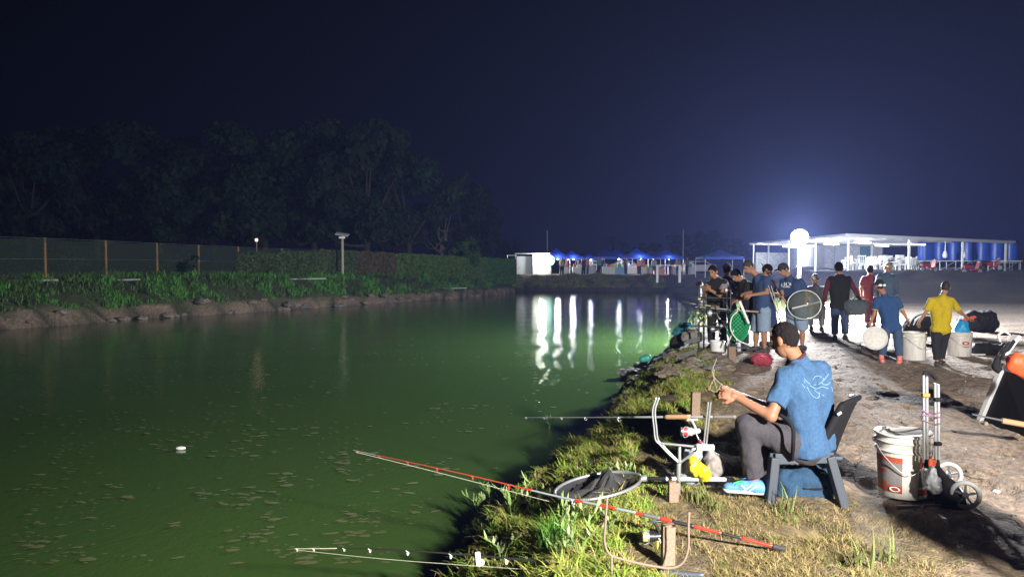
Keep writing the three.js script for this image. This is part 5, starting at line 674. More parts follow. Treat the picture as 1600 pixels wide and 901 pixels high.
function rodThing(label, pts, segs, guides, line, o = {}) { // pts: [x, y, d] from tip to butt; segs: [from, to, r0, r1, material, name]
  const P = pts.map((p) => at(...p)), c = new THREE.CatmullRomCurve3(P, false, 'centripetal'), base = P[P.length - 1].clone(), t = thing('fishing_rod', label, 'fishing rod', base, o.group);
  for (const [a, b, r0, r1, m, n] of segs) { const q = []; for (let i = 0; i <= 10; i++) q.push(c.getPointAt(lerp(a, b, i / 10)).sub(base)); part(n, tube(q, (u) => lerp(r0, r1, u) * (o.thin ?? 1), 8, 10), m, t); }
  for (const [u, r, m] of guides) { const p = c.getPointAt(u).sub(base), tn = c.getTangentAt(u), g = new THREE.TorusGeometry(r, r * .2, 6, 16); g.applyQuaternion(new THREE.Quaternion().setFromUnitVectors(V(0, 0, 1), tn)); g.translate(p.x, p.y - r * 1.3, p.z); part('line_guide', [g, bar(p.clone().add(V(-.012, 0, 0)), p.clone().add(V(0, -r * .6, 0)), r * .3, 5)], m, t); }
  if (line) part('line', tube(line.map((q) => at(...q).sub(base)), o.lineR ?? .0016, 5), mat([.62, .62, .5], .4), t);
  return { t, c, base };
}
{
  const red = mat([.55, .035, .02], .35, { clearcoat: .5 }), blk = mat([.014, .014, .016], .4), wht = mat([.22, .24, .27], .35), gold = mat([.62, .42, .06], .3, { metal: .5 }), cork = mat([.55, .34, .17], .85, { map: scuffTex }), drab = mat([.10, .11, .07], .5), pale = mat([.55, .55, .40], .5);
  const B = rodThing('red and black fishing rod with a gold reel, nearest whole rod to the seated man', [[552, 703, 5.1], [745, 745, 4.85], [870, 775, 4.65], [985, 799, 4.42], [1100, 826, 4.28], [1228, 858, 4.15]],
    [[0, .06, .0018, .0025, wht, 'tip'], [.06, .44, .0025, .006, mat([.30, .04, .025], .4), 'blank'], [.44, .455, .0075, .0075, red, 'binding'], [.455, .56, .007, .009, wht, 'blank'], [.56, .58, .0105, .0105, red, 'binding'], [.58, .62, .0095, .0098, wht, 'blank'], [.62, .655, .0112, .0112, red, 'binding'], [.655, .70, .0105, .011, wht, 'blank'], [.70, .715, .0125, .0125, red, 'binding'], [.715, .75, .0155, .0165, mat([.10, .10, .11], .5), 'reel_seat'], [.75, .775, .0155, .0155, red, 'reel_seat'], [.775, .82, .0155, .0155, blk, 'grip'], [.82, .875, .0115, .0115, red, 'grip_binding'], [.875, .915, .011, .011, blk, 'grip'], [.915, .975, .0115, .0125, red, 'grip_binding'], [.975, 1, .018, .0185, mat([.03, .03, .035], .8), 'butt_cap']],
    [[.012, .007, red], [.07, .007, red], [.145, .0085, red], [.22, .0095, red], [.31, .011, red], [.40, .013, red], [.555, .017, STEEL]], [[556, 706, 5.08], [700, 742, 4.88], [858, 783, 4.66]], { thin: .82, lineR: .0012 });
  reel(B.t, at(1022, 838, 4.36).sub(B.base), 1.25, mat([.72, .62, .22], .35, { metal: .4 }), blk);
  part('handle_arm', [bar(at(1028, 846, 4.32).sub(B.base), at(1026, 872, 4.28).sub(B.base), .008, 8)], gold, B.t);
  const Aa = rodThing('fishing rod with a cork grip lying across the steel fork rest', [[820, 652, 6.6], [900, 652, 6.1], [1000, 651.5, 5.45], [1085, 651, 5.15], [1150, 651, 5.0]],
    [[0, .5, .0018, .005, mat([.35, .38, .42], .35, { metal: .3 }), 'blank'], [.5, .765, .005, .0085, mat([.40, .44, .48], .35, { metal: .3 }), 'blank'], [.765, .855, .017, .0165, cork, 'grip'], [.855, .93, .009, .009, mat([.25, .26, .27], .5), 'reel_seat'], [.93, 1, .011, .013, mat([.14, .13, .12], .6), 'butt']],
    [[.01, .006, STEEL], [.12, .007, STEEL], [.22, .008, STEEL], [.36, .010, STEEL], [.56, .015, STEEL]], null);
  reel(Aa.t, at(1081, 674, 5.14).sub(Aa.base), 1.15, mat([.55, .04, .06], .35), mat([.6, .62, .64], .3, { metal: .6 }));
  const C = rodThing('dark fishing rod with a gold patterned grip along the bottom edge', [[460, 857, 4.7], [580, 857, 4.55], [747, 868, 4.35], [880, 880, 4.15], [1000, 891, 4.0], [1100, 899, 3.92]],
    [[0, .12, .0022, .003, pale, 'tip'], [.12, .72, .003, .009, mat([.02, .022, .02], .4), 'blank'], [.72, .80, .0095, .0095, mat([.05, .05, .05], .5), 'blank'], [.80, .90, .0135, .0145, mat([.62, .40, .02], .4), 'grip'], [.90, 1, .016, .018, mat([.05, .06, .08], .5), 'butt']],
    [[.008, .007, WHITE], [.055, .007, WHITE], [.14, .008, WHITE], [.21, .010, WHITE], [.31, .012, WHITE], [.42, .013, WHITE], [.56, .015, WHITE], [.67, .017, WHITE]], [[463, 859, 4.69], [600, 873, 4.5], [760, 885, 4.3], [880, 893, 4.1]], { lineR: .0012 });
  { const o = []; for (let i = 0; i < 14; i++) { const p = C.c.getPointAt(.803 + .095 * i / 14).sub(C.base), tn = C.c.getTangentAt(.85), g = new THREE.TorusGeometry(.0145, .0025, 6, 14); g.applyQuaternion(new THREE.Quaternion().setFromUnitVectors(V(0, 0, 1), tn)); g.translate(p.x, p.y, p.z); o.push(g); } part('grip_ribs', o, mat([.25, .16, .02], .5), C.t); }
  { const p = at(747, 873, 4.33), g = box(.032, .085, .02, 0, 0, 0, .008); g.rotateZ(.1); solo('white_clip', [g, (() => { const q = new THREE.TorusGeometry(.014, .006, 6, 14); q.translate(.018, -.022, 0); return q; })()], WHITE, 'white plastic clip hanging on the bottom rod over the water', 'clip', p); }
  // bent wire rest
  const wo = at(952, 880, 3.85); wo.y = LH(wo.x, wo.z); const W = thing('rod_rest', 'bent brown wire rod rest with a U shaped fork in front', 'rod rest', wo), A = (x, y, d = 3.85) => at(x, y, d).sub(wo); const rust = mat([.20, .145, .115], .75);
  part('fork', tube([A(949, 776), A(946, 820), A(945, 848), A(953, 866), A(975, 874), A(1020, 884), A(1050, 887), A(1066, 880), A(1075, 860), A(1076, 820), A(1077, 800)], .0065, 8, 60), rust, W); part('stem', bar(A(956, 868), V(.015, -.12, 0), .0075, 8), rust, W);
  // landing net on the slope
  const no = onLand(935, 785), NT = thing('landing_net', 'silver rimmed landing net with black mesh lying on the grassy slope', 'landing net', no), ring = [], N = 40; const put = (x, y, up = .05) => { const p = onLand(x, y); p.y += up; return p; };
  for (let i = 0; i < N; i++) { const a = i / N * 2 * Math.PI, x = 934 + 72 * Math.cos(a), y = 782 + 25 * Math.sin(a) - .12 * 72 * Math.cos(a); ring.push([x, y]); }
  const c0 = put(934, 782, .11), ux = put(1001, 773, .12).sub(c0), uy = put(934, 801, .10).sub(c0); const rp = ring.map((_, i) => { const a = i / N * 2 * Math.PI; return c0.clone().addScaledVector(ux, Math.cos(a)).addScaledVector(uy, Math.sin(a)); });
  part('rim', tube(rp.map((p) => p.clone().sub(no)), .012, 8, 80, true), STEEL, NT);
  { const P = [], I = [], K = 8; for (let k = 0; k <= K; k++) for (let i = 0; i <= N; i++) { const u = k / K, a = (i % N) / N * 2 * Math.PI, q = 1 - u, p = c0.clone().addScaledVector(ux, Math.cos(a) * q + .25 * u).addScaledVector(uy, Math.sin(a) * q - .2 * u); p.y += -.05 * Math.sin(u * 3) + .07 * noise(Math.cos(a) * 2 + u, Math.sin(a) * 2, u * 4) * u * (1.2 - u) * 2 + .10 * u * u; P.push(p.x - no.x, p.y - no.y, p.z - no.z); } for (let k = 0; k < K; k++) for (let i = 0; i < N; i++) { const a = k * (N + 1) + i; I.push(a, a + 1, a + N + 1, a + 1, a + N + 2, a + N + 1); } const g = new THREE.BufferGeometry(); g.setAttribute('position', new THREE.Float32BufferAttribute(P, 3)); g.setIndex(I); g.computeVertexNormals(); part('mesh_bag', g, mat([.03, .03, .034], .8, { transparent: true, opacity: .85, side: THREE.DoubleSide }), NT); }
  const h0 = c0.clone().addScaledVector(ux, 1.0), hm = put(1046, 757, .13), h1 = put(1146, 749, .07); h1.copy(at(1146, 749, 5.35)); part('handle', [bar(h0.clone().sub(no), mix(h0, h1, .28).sub(no), .014, 10)], BLACKM, NT); part('handle_joint', bar(h0.clone().sub(no), mix(h0, h1, .06).sub(no), .024, 10), STEEL, NT); part('handle_tube', bar(mix(h0, h1, .27).sub(no), h1.clone().sub(no), .0165, 12), mat([.66, .70, .76], .35, { metal: .4 }), NT);
  // round net of the capped man
  const cn = at(1257, 476, 13.75), R = thing('landing_net', 'round grey landing net held by the capped man', 'landing net', cn), rg = new THREE.TorusGeometry(.29, .011, 8, 48); rg.scale(1, .92, 1); rg.rotateY(-.35); rg.rotateX(-.15); part('rim', rg, mat([.5, .55, .5], .4, { metal: .4 }), R);
  const pan = new THREE.SphereGeometry(.285, 28, 12, 0, 6.2832, 0, 1.2); pan.rotateX(Math.PI / 2); pan.scale(1, .92, .35); pan.translate(0, 0, -.03); pan.rotateY(-.35); part('mesh_bag', pan, mat([.10, .12, .10], .8, { transparent: true, opacity: .6, side: THREE.DoubleSide }), R); part('handle', bar(V(-.27, -.06, .12), V(.27, .055, .03), .016, 8), mat([.55, .6, .62], .4), R);
  // green keep net
  const kn = at(1153, 510, 13.35), K = thing('keep_net', 'bright green keep net hanging in front of the anglers', 'net', kn); { const g = [], gm = mat([.01, .34, .12], .6), f = (u, v) => { const a = u * 6.283, r = .2 * Math.sin(Math.PI * clamp(v * .92 + .06, 0, 1)) ** .6; return V(Math.cos(a) * r * (1 + .15 * noise(u * 3, v * 3, 1)), .28 - v * .56, Math.sin(a) * r * .7); }; for (let k = 0; k < 16; k++) for (const s of [-1, 1]) { const p = []; for (let j = 0; j <= 12; j++) p.push(f(k / 16 + s * j / 12 * .5, j / 12)); g.push(tube(p, .0075, 4, 16)); } part('netting', g, gm, K); part('hoop', [tube([V(-.02, .3, .1), V(-.16, .16, .16), V(-.17, -.05, .17), V(-.05, -.22, .17), V(.12, -.3, .15), V(.22, -.32, .1)], .012, 8)], mat([.68, .72, .7], .5), K); const core = field(.03); ellip(core, V(0, 0, 0), V(1, 0, 0), V(0, 1, 0), V(0, 0, 1), .15, .23, .1); part('folded_net', skinMesh(core, .02), mat([.008, .14, .06], .8), K); }
  solo('white_float', [bar(V(-.06, .22, 0), V(.1, -.17, .02), .028, 12, .02)], WHITE, 'white stick float laid over the green keep net', 'float', at(1161, 490, 13.05));
  { const p = at(1147, 515, 13.25); const q = at(1136, 540, 13.3); solo('net_pole', [shift(bar(p, q, .014, 8), p)], mat([.6, .62, .6], .4), 'thin pale pole standing at the left of the green keep net', 'pole', p.clone()); }
  // rods held up by the group
  for (const [a, b, label, m] of [[[1201, 446, 13.4], [1218, 497, 13.4], 'pair of pale rods held upright by the man behind the denim shorts', STEEL], [[1190, 411, 13.6], [1222, 462, 13.8], 'dark rod slanting over the shoulder of the denim-shorts man', blk], [[1085, 479, 13.8], [1172, 486, 13.6], 'thin rod lying level on the rest before the black clad men', mat([.4, .4, .42], .4)], [[1122, 463, 13.7], [1148, 484, 13.6], 'short dark rod slanting down before the black clad men', blk], [[1066, 472, 14.6], [1112, 478, 14.2], 'pale rod reaching out over the water left of the group', pale]]) { const p = at(...a), q = at(...b), t = thing('fishing_rod', label, 'fishing rod', p); part('blank', bar(V(0, 0, 0), q.clone().sub(p), .007, 6, .013), m, t); if (label.startsWith('pair')) part('blank', bar(V(.05, 0, 0), q.clone().sub(p).add(V(.035, 0, 0)), .007, 6, .012), m, t); part('grip', bar(q.clone().sub(p), q.clone().sub(p).addScaledVector(q.clone().sub(p).normalize(), .16), .018, 8), cork, t); }
  // reels and tackle on the stand in front of the group
  [[1097, 467, .9, 'small gold and white reel topmost left of the phone man', gold], [1095, 489, 1, 'olive reel below the small gold one', mat([.4, .42, .12], .5)], [1095, 501, 1, 'white reel lowest on the left of the stand', WHITE], [1116, 489, 1.5, 'large pale green reel in the middle of the stand', mat([.5, .62, .58], .3)], [1119, 514, 1.2, 'dark reel with pale rim under the large pale green one', STEEL], [1131, 509, .9, 'small silver reel left of the green keep net', STEEL], [1139, 453, .9, 'white reel high before the man in the navy shirt', WHITE]].forEach(([px, py, s, label, m]) => { const p = at(px, py, 13.4), t = thing('fishing_reel', label, 'reel', p); reel(t, V(0, 0, 0), s * 1.3, m, blk); });
  { const o = at(1112, 545, 13.5); o.y = LH(o.x, o.z); const t = thing('rod_stand', 'dark metal stand of bars that carries the reels before the anglers', 'rod stand', o), L = (x, y, d = 13.5) => at(x, y, d).sub(o); for (const [x, d] of [[1092, 13.5], [1142, 13.5], [1100, 13.9], [1134, 13.9]]) { const b = L(x, 545, d); b.y = LH(b.x + o.x, b.z + o.z) - o.y; part('leg', bar(b, L(x, 455, d), .018, 8), blk, t); } for (const y of [463, 483, 508]) part('rail', bar(L(1086, y + 1), L(1146, y + 3), .016, 8), blk, t); }
}
{ // small things on the ground by the group and at the water's edge
  const g1 = onLand(1121, 549); pail('small_tub', 'small white tub at the feet of the black clad anglers', g1, .135, .2, mat([.7, .71, .73], .45), { handle: 0, taper: .9 });
  const bt = onLand(1155, 549); solo('water_bottle', [lathe([[0, 0], [.035, 0], [.038, .02], [.038, .15], [.015, .2], [.015, .23], [0, .23]], 16)], mat([.7, .75, .8], .2, { transmission: .4, thickness: 0 }), 'clear water bottle standing behind the wooden stake of the group', 'bottle', bt);
  const rn = at(1190, 570, 12); rn.y = LH(rn.x, rn.z); const R = thing('red_net', 'crumpled red net bag on the ground left of the head of the seated man', 'net', rn), f = field(.04); f.amp = .02; f.freq = 12; capsule(f, rn.clone().add(V(-.1, .08, 0)), rn.clone().add(V(.07, .08, 0)), .07, .11); part('folded_net', shift(skinMesh(f, .012), rn), mat([.22, .02, .04], .8), R); const g = []; for (let k = 0; k < 12; k++) { const p = []; for (let j = 0; j < 7; j++) { const a = rr(0, 6.28); p.push(V(-.02 + .15 * Math.cos(a) * rr(.5, 1), .04 + rr(.02, .16), .12 * Math.sin(a))); } g.push(tube(p, .004, 4, 24)); } part('netting', g, mat([.6, .10, .16], .6), R);
  const soft = (name, label, cat, pts, d, r, m, amp = .015, cell = .012) => { const P = pts.map((p) => at(p[0], p[1], d)), fl = field(.04); fl.amp = amp; fl.freq = 11; for (let i = 0; i < P.length - 1; i++) capsule(fl, P[i], P[i + 1], (pts[i][2] ?? r), (pts[i + 1][2] ?? r)); return solo(name, shift(skinMesh(fl, cell), P[0]), m, label, cat, P[0].clone()); };
  soft('yellow_bag', 'yellow plastic bag on the grass under the steel fork rest', 'plastic bag', [[1084, 722, .03], [1094, 736, .05], [1099, 743, .04]], 5.3, .04, mat([.75, .58, .02], .4, { transmission: .2, thickness: 0 }), .018, .008);
  soft('grey_bag', 'dark grey plastic bag right of the yellow bag', 'plastic bag', [[1110, 702, .012], [1115, 722, .06], [1116, 738, .06]], 5.4, .05, mat([.20, .18, .17], .5), .014, .009);
  soft('clear_bag', 'clear blue tinted plastic bag tied behind the steel rod rest', 'plastic bag', [[1098, 694, .02], [1082, 712, .045], [1072, 738, .07], [1078, 744, .06]], 5.45, .05, mat([.34, .38, .44], .25, { transmission: .3, thickness: 0 }), .02, .009);
  soft('teal_cloth', 'teal cloth bundle at the water edge left of the group', 'cloth', [[1058, 519, .09], [1070, 513, .12], [1078, 512, .1]], 14.6, .1, cloth([.02, .16, .22]), .03, .02); soft('white_cloth', 'crumpled white cloth beside the teal bundle', 'cloth', [[1078, 515, .05], [1086, 516, .06]], 14.4, .06, cloth([.5, .5, .5]), .02, .016);
  soft('grey_sack', 'pale grey sack below the teal bundle at the water edge', 'sack', [[1072, 527, .1], [1088, 527, .12]], 14.2, .1, cloth([.26, .25, .22]), .02, .018); soft('black_bag', 'black bag on the slope left of the small white tub', 'bag', [[1062, 530, .13], [1056, 536, .12]], 14.6, .12, BLACKC, .02, .02);
  soft('grey_sheet', 'grey plastic sheet bunched on the bank among the pale stones', 'plastic sheet', [[1018, 586, .05], [1032, 578, .13], [1046, 570, .10], [1052, 575, .05]], 13.2, .1, mat([.17, .17, .19], .6), .04, .02); soft('green_bottle', 'teal and white bottle lying at the water edge', 'bottle', [[1004, 561, .06], [1012, 559, .075]], 13.9, .06, mat([.05, .3, .24], .3), 0, .014);
  for (const [a, b, label] of [[[1056, 567], [1088, 551], 'thick silver tube lying on the bank above the grey sheet'], [[1070, 536], [1092, 531], 'short silver tube lying by the pale grey sack'], [[1012, 594], [1048, 576], 'flat silver strip lying among the pale stones']]) { const p = at(...a, 13), q = at(...b, 13.4); p.y = Math.max(p.y, LH(p.x, p.z) + .04); q.y = Math.max(q.y, LH(q.x, q.z) + .04); solo('silver_tube', shift(merge([bar(p, q, .022, 8), bar(p.clone().add(V(.03, .04, -.04)), q.clone().add(V(.03, .04, -.04)), .014, 8)]), p), STEEL, label, 'tube', p.clone()); }
}
// ---------------------------------------------------------------- stones
const rockGeo = (k) => { const g0 = new THREE.IcosahedronGeometry(1, 5), p = g0.attributes.position; for (let i = 0; i < p.count; i++) { const v = V(p.getX(i), p.getY(i), p.getZ(i)); let r = 1 + .25 * noise(v.x * 1.1 + k * 9, v.y * 1.1, v.z * 1.1) + .08 * noise(v.x * 3, v.y * 3 + k, v.z * 3) + .03 * noise(v.x * 9, v.y * 9, v.z * 9 + k); r = Math.min(r, .93 / Math.max(.2, Math.abs(v.dot(V(.3, .8, .5).normalize())))); p.setXYZ(i, v.x * r, v.y * r * .68, v.z * r); } g0.computeVertexNormals(); const m = g0; const n = m.attributes.normal; return m; };
{
  const G = [0, 1, 2, 3].map(rockGeo), M = [mat([.27, .27, .28], .9, { map: dirtTex }), mat([.20, .19, .175], .9, { map: dirtTex }), mat([.30, .25, .20], .92, { map: dirtTex })];
  [[745, 848, 16, 'pale pointed stone lying farthest out in the water at the near bank'], [783, 829, 15, 'grey stone just behind the farthest out stone'], [818, 828, 22, 'wide pale stone under the weeds of the near bank'], [826, 843, 12, 'dark stone between the wide pale stone and the bottom rod'], [800, 846, 10, 'small dark stone beside the wide pale one'], [812, 862, 12, 'wet stone touching the bottom rod'], [870, 763, 12, 'stone at the far side of the landing net rim'], [890, 735, 16, 'tan stone on the slope behind the landing net'], [770, 862, 9, 'low wet stone at the water line by the white clip'], [905, 841, 9, 'tan stone in the grass beside the wire rod rest'], [842, 872, 11, 'dark stone at the bottom of the weedy slope']].forEach(([px, py, r, label], i) => { const p = px < 850 ? gnd(px, py, WATER + .06) : onLand(px, py), s = r / F * -p.z; const o = solo('stone', G[i % 4], M[i % 3 === 2 ? 2 : i % 2], label, 'stone', p); o.scale.set(s * 1.25, s, s); o.rotation.y = i * 1.7; });
  [[986, 583, 15, 'pale rounded stone farthest left in the stone group'], [1008, 572, 14, 'long pale stone above the rounded one at the water edge'], [1004, 592, 14, 'pale stone lowest in the group at the water edge'], [1060, 558, 16, 'tan stone beside the silver tube on the bank'], [1075, 548, 9, 'small tan stone above the silver tube'], [1100, 553, 11, 'tan clod at the bank edge below the white tub'], [1113, 566, 15, 'tan clod beside the stout stake'], [1128, 575, 16, 'flat tan clod in the grass below the stout stake'], [1380, 603, 5, 'small stone on the path behind the orange bucket'], [1366, 623, 8, 'pale flat clod on the path above the orange bucket'], [1524, 742, 13, 'tan clod on the path right of the trolley wheel'], [1558, 768, 5, 'white pebble on the path at the right edge']].forEach(([px, py, r, label], i) => { const p = i < 3 ? gnd(px, py, WATER + .1) : onLand(px, py), s = r / F * -p.z; const o = solo('stone', G[i % 4], i === 11 ? WHITE : i < 3 ? M[0] : M[2], label, 'stone', p); o.scale.set(s * 1.3, s * .8, s); o.rotation.y = i * 2.1; });
  // broken pale stones along the bank edge below the standing group
  let b0 = null; const kp = sd; sd = 4242;
  for (let k = 0; k < 22; k++) { const u = rnd(), p = onLand(lerp(1035, 1140, u) + rr(-12, 12), lerp(588, 556, u) + rr(-12, 14)), s = rr(.05, .15); if (p.y < WATER + .05) continue; p.y += s * .25; let o; if (!b0) o = b0 = solo('broken_stone', G[1], M[2], 'pale broken stone of the heap on the bank edge below the standing group', 'stone', p, 'broken stones on the bank edge'); else { o = dup(b0, p, rnd() * 6); o.geometry = G[k % 4]; o.material = M[[2, 2, 0][k % 3]]; } o.scale.set(s * 1.5, s * rr(.5, .9), s); }
  sd = kp;
  // lip of the left shore
  let first = null; const r1 = 9000; const keep = sd; sd = r1;
  for (let k = 0; k < 56; k++) { const seg = SHORE.slice(13, 20), u = Math.pow(rnd(), .8) * 5.999, a = seg[Math.floor(5.999 - u)], b = seg[Math.floor(5.999 - u) + 1], q = rnd(), x = lerp(a[0], b[0], q) - rr(-.15, .35), d = lerp(a[1], b[1], q) + rr(-.1, .25), s = rr(.09, .26), y = Math.max(LH(x, -d), WATER) + s * .2; let o; if (!first) { o = first = solo('shore_stone', G[0], M[2], 'tan stone of the row along the water line of the left bank', 'stone', V(x, y, -d), 'stones along the left water line'); } else { o = dup(first, V(x, y, -d), rnd() * 6); o.geometry = G[k % 4]; o.material = M[[2, 2, 1, 2][k % 4]]; } o.scale.set(s * 1.3, s * .8, s); }
  sd = keep;
}
// ---------------------------------------------------------------- grass, weeds, floating algae
{
  const tuft = (n, h, w, spread, droop) => { const P = [], N = [], I = [], C = []; for (let k = 0; k < n; k++) { const a = rr(0, 6.28), o = V(rr(-spread, spread), 0, rr(-spread, spread)), H = h * rr(.5, 1.1), dr = droop * rr(.3, 1.2) * H, dx = Math.cos(a), dz = Math.sin(a), W = w * rr(.7, 1.2), col = rr(.65, 1.15); for (let j = 0; j <= 3; j++) { const u = j / 3, c = V(o.x + dx * dr * u * u, H * (u - .35 * u * u * droop), o.z + dz * dr * u * u), ww = W * (1 - u * .95) * (j ? 1 : .7); for (const s of [-1, 1]) { P.push(c.x - dz * ww * s, c.y, c.z + dx * ww * s); C.push(col * (.75 + .35 * u), col * (.75 + .3 * u), col * .8); } if (j < 3) { const b = k * 8 + j * 2; I.push(b, b + 1, b + 2, b + 1, b + 3, b + 2); } } } const g = new THREE.BufferGeometry(); g.setAttribute('position', new THREE.Float32BufferAttribute(P, 3)); g.setAttribute('color', new THREE.Float32BufferAttribute(C, 3)); g.setIndex(I); g.computeVertexNormals(); return g; };
  const M = new THREE.MeshPhysicalMaterial({ vertexColors: true, roughness: .75, side: THREE.DoubleSide, transmission: .12, thickness: 0, specularIntensity: .3 });
  const grass = (name, label, g, spots) => { const m = new THREE.InstancedMesh(g, M, spots.length), X = new THREE.Matrix4(), q = new THREE.Quaternion(), c = new THREE.Color(); spots.forEach(([p, s, col], i) => { q.setFromEuler(new THREE.Euler(rr(-.25, .25), rr(0, 6.28), rr(-.25, .25))); X.compose(p, q, V(s, s * rr(.8, 1.2), s)); m.setMatrixAt(i, X); m.setColorAt(i, c.setRGB(...col)); }); m.name = name; m.castShadow = m.receiveShadow = true; tag(m, label, 'grass', null, 'stuff'); scene.add(m); };
  const lush = [], dry = [], tall = [], left = [], farG = [];
  const greens = () => { const k = rnd(); return k < .5 ? [.20 + .06 * rnd(), .32 + .08 * rnd(), .06] : k < .78 ? [.35, .38, .11] : [.42, .34, .17]; }, straw = () => { const k = rnd(); return k < .6 ? [.34, .265, .145] : k < .85 ? [.25, .22, .095] : [.16, .22, .055]; };
  for (let i = 0; i < 60000; i++) {
    const d = 3.4 + 11 * Math.pow(rnd(), 1.6), x = rr(-.6, 3.6) + (d > 8 ? (d - 8) * .2 : 0), s = landInfo(x, -d); if (s.t < .03) continue; const p = V(x, s.h - .01, -d), edge = 2.5 + .07 * Math.max(0, d - 5), n = noise(x * 1.7, d * 1.7, 31);
    if (s.t < 1.55 + .3 * n) { const nq = Math.hypot((x - .66) / .36, (d - 5.85) / .42); if (nq < 1 && rnd() < .8) continue; const cl = noise(x * 3.1, d * 3.1, 41) + .6 * noise(x * 8, d * 8, 43); if (rnd() < (s.t < .35 ? .22 : .8) * sstep(-.9, .15, cl) && (d < 8.4 || n > -.1)) lush.push([p, rr(.45, .85) * (1 + .5 * Math.max(0, cl)) * (1 - .2 * sstep(1, 1.6, s.t)), greens()]); }
    else if (x < edge && rnd() < .8 * (1 - sstep(edge - .7, edge, x)) && n > -.45 + .5 * sstep(1.2, 2.2, x) + .25 * noise(x * 6, d * 6, 44)) dry.push([p, rr(.5, 1.1), straw()]);
    else if (x > edge - .6 && x < edge + .9 && rnd() < .02) dry.push([p, rr(.5, .9), straw()]);
  }
  for (const [px, py, n] of [[868, 850, 26], [1215, 805, 3], [1120, 800, 3], [1395, 870, 3], [1345, 880, 3], [905, 812, 10], [1090, 780, 6]]) for (let k = 0; k < n; k++) { const c = onLand(px + rr(-16, 16), py + rr(-8, 8)); tall.push([c, rr(.8, 1.3), px < 900 ? [.11, .28, .05] : [.21, .25, .08]]); }
  for (let i = 0; i < 16000; i++) { const seg = SHORE.slice(13, 21), k = Math.floor(rnd() * 6.99), a = seg[k], b = seg[Math.min(7, k + 1)], q = rnd(), t = rr(.5, 5.5), nx = -(b[1] - a[1]), nz = (b[0] - a[0]), L = Math.hypot(nx, nz), sgn = 1; let x = lerp(a[0], b[0], q) + nx / L * t, d = lerp(a[1], b[1], q) + nz / L * t; let s = landInfo(x, -d); if (s.t < 0) { x -= 2 * nx / L * t; d -= 2 * nz / L * t; s = landInfo(x, -d); } if (s.t < .32) continue; const n = noise(x * .45, d * .45, 8); const n2 = noise(x * 1.3, d * 1.3, 9); if (n + n2 * .8 < -.05 && rnd() < .8) continue; left.push([V(x, s.h - .02, -d), rr(.7, 1.5) * (1.2 + n2), n + n2 * .5 > .3 ? [.10, .28, .06] : [.085, .16, .055]]); }
  for (let i = 0; i < 5200; i++) { const x = rr(0, 13), d = 61.3 + rr(.2, 6); const s = landInfo(x, -d); if (s.t < .2 || noise(x * .8, d * .8, 51) < -.35) continue; farG.push([V(x, s.h - .02, -d), rr(.6, 1.5) * (1.2 + noise(x * .7, 2, 52)), rnd() < .55 ? [.15, .24, .08] : [.32, .25, .16]]); }
  for (let i = 0; i < 2500; i++) { const d = rr(24, 60), x = (d - 20) * .32 + 4.4 + rr(-.5, 7); const s = landInfo(x, -d); if (s.t < .3 || s.berm > .3) continue; farG.push([V(x, s.h - .02, -d), rr(1, 2.4), rnd() < .6 ? [.08, .14, .04] : [.16, .13, .07]]); }
  grass('grass', 'lush green grass on the slope of the near bank', tuft(8, .15, .0095, .05, 1.1), lush); grass('dry_grass', 'short dry yellow grass round the chair', tuft(9, .06, .0028, .045, 1), dry); grass('tall_grass', 'upright tufts of fresh grass', tuft(8, .17, .006, .05, .8), tall);
  grass('bank_grass', 'rough green growth on the left bank', tuft(9, .16, .014, .12, .8), left); grass('far_grass', 'rough growth on the far bank', tuft(8, .14, .014, .12, .8), farG);
  { const pg = new THREE.IcosahedronGeometry(1, 1); pg.scale(1, .6, .8); const N = 2600, m = new THREE.InstancedMesh(pg, mat([1, 1, 1], .95), N), X = new THREE.Matrix4(), q = new THREE.Quaternion(), c = new THREE.Color(); for (let i = 0; i < N; i++) { const d = 3.6 + 15 * rnd() * rnd() + rnd() * 4, x = 2.1 + .08 * d + rr(0, 4 + d * .35), s = rr(.003, .011) * (rnd() < .06 ? 3 : 1); q.setFromEuler(new THREE.Euler(rr(0, 1), rr(0, 6), rr(0, 1))); X.compose(V(x, LH(x, -d) + s * .2, -d), q, V(s, s, s)); m.setMatrixAt(i, X); const k = rr(.12, .34); m.setColorAt(i, c.setRGB(k, k * .82, k * .66)); } m.name = 'gravel'; m.castShadow = m.receiveShadow = true; tag(m, 'small stones and crumbs of earth on the path', 'gravel', null, 'stuff'); scene.add(m); }
  // leafy weeds at the near water line, each a plant
  const leaf = (L, W) => { const s = new THREE.Shape(); s.moveTo(0, 0); s.quadraticCurveTo(W, L * .4, 0, L); s.quadraticCurveTo(-W, L * .4, 0, 0); const g = new THREE.ShapeGeometry(s, 5), p = g.attributes.position; for (let i = 0; i < p.count; i++) p.setZ(i, -.35 * L * Math.pow(p.getY(i) / L, 2) + .25 * Math.abs(p.getX(i))); g.computeVertexNormals(); return g; };
  const LG = [leaf(.075, .02), leaf(.06, .018), leaf(.1, .018)], LMs = [[.30, .40, .16], [.20, .34, .08], [.36, .42, .22]].map((c) => mat(c, .6, { side: THREE.DoubleSide, transmission: .25, thickness: 0 }));
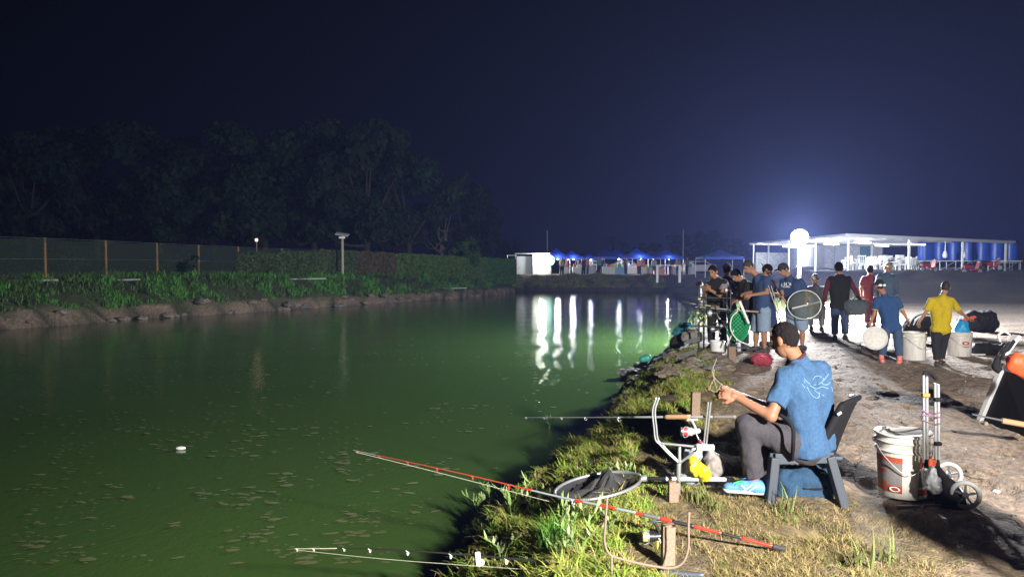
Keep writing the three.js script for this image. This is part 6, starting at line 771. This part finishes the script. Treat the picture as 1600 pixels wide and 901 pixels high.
  [[745, 792, 1, 'leafy water weed rising from the pond nearest the middle of the photo', 26], [765, 771, .9, 'leafy water weed behind the outermost weed', 20], [783, 785, .8, 'leafy weed in the water left of the landing net', 18], [742, 832, .7, 'small weed growing behind the farthest out stone', 14], [770, 838, .7, 'small weed drooping over the grey stones', 12], [858, 664, 1, 'dim weed on the shaded far part of the near bank', 14], [800, 800, 1.2, 'spreading weed over the stones at the near water line', 26], [835, 800, 1.2, 'dark leaved weed on the slope left of the landing net', 24], [785, 873, .9, 'bright weed at the bottom rod by the stones', 14], [890, 825, 1.2, 'broad weed in the lush grass below the landing net', 22], [905, 868, 1.1, 'broad weed in the grass behind the wire rod rest', 22], [955, 828, 1, 'bright weed right of the wire rod rest', 18], [870, 875, 1.1, 'dark weed low on the slope at the bottom edge', 20], [975, 750, .9, 'small weed behind the mesh of the landing net', 16]].forEach(([px, py, s, label, n], i) => {
    let p = gnd(px, py + 6, WATER); const q = onLand(px, py + 6); if (q.y > WATER) p = q; const t = thing('weed_plant', label, 'weed', p), st = []; for (let k = 0; k < 4; k++) { const a = rr(0, 6.28), L = rr(.1, .22) * s; const e = V(Math.cos(a) * L * .7, L, Math.sin(a) * L * .7); st.push(tube([V(0, -.05, 0), V(e.x * .3, L * .6, e.z * .3), e], .003, 5, 5)); for (let j = 0; j < n / 4; j++) { const u = .35 + .65 * (j / (n / 4)), m = part('leaf', LG[(j + k) % 3], LMs[(i + (j % 2)) % 3], t); m.position.set(e.x * u * u, L * u, e.z * u * u); m.rotation.set(rr(.3, 1.4), rr(0, 6.28), 0, 'YXZ'); m.scale.setScalar(s * rr(.6, 1.1)); } } part('stem', st, LMs[1], t);
  });
  // floating algae flecks
  const fl = [], keep = sd; sd = 777; for (let i = 0; i < 5200; i++) { const px = rr(20, 1000), py = 500 + 380 * Math.pow(rnd(), 1.15), dens = clamp(.28 + .75 * noise(px * .006, py * .014, 2) + .5 * noise(px * .017, py * .04, 6), 0, 1); if (rnd() > dens * (1.2 - Math.abs(px - 420) / 700)) continue; const p = gnd(px, py, WATER + .004); if (shoreAt(p.x, -p.z).t > -.5) continue; const a = rr(-.5, .3), c = rr(.012, .03) + .05 * Math.pow(rnd(), 3), w = c * rr(.25, .6), n = 7, P = []; for (let k = 0; k < n; k++) { const t0 = k / n * 6.283, t1 = (k + 1) / n * 6.283, q = (t) => { const r = 1 + .45 * noise(Math.cos(t) * 1.5 + i, Math.sin(t) * 1.5, 3); const x = Math.cos(t) * c * r, z = Math.sin(t) * w * r; return [p.x + x * Math.cos(a) - z * Math.sin(a), p.y + .003 * (i % 3), p.z + x * Math.sin(a) + z * Math.cos(a)]; }; P.push(p.x, p.y + .003 * (i % 3) + .002, p.z, ...q(t1), ...q(t0)); } const g = new THREE.BufferGeometry(); g.setAttribute('position', new THREE.Float32BufferAttribute(P, 3)); g.computeVertexNormals(); fl.push(g); } sd = keep;
  const o = part('floating_algae', fl, mat([.085, .10, .035], .8, { side: THREE.DoubleSide }), scene); tag(o, 'thin flecks of algae drifting over the pond', 'algae', null, 'stuff');
  const wf = gnd(282, 700, WATER + .02), bw = new THREE.SphereGeometry(.05, 14, 10); bw.scale(1.3, .5, .6); solo('white_float', bw, WHITE, 'small white float drifting alone on the open water', 'float', wf);
}
renderer.render(scene, camera);
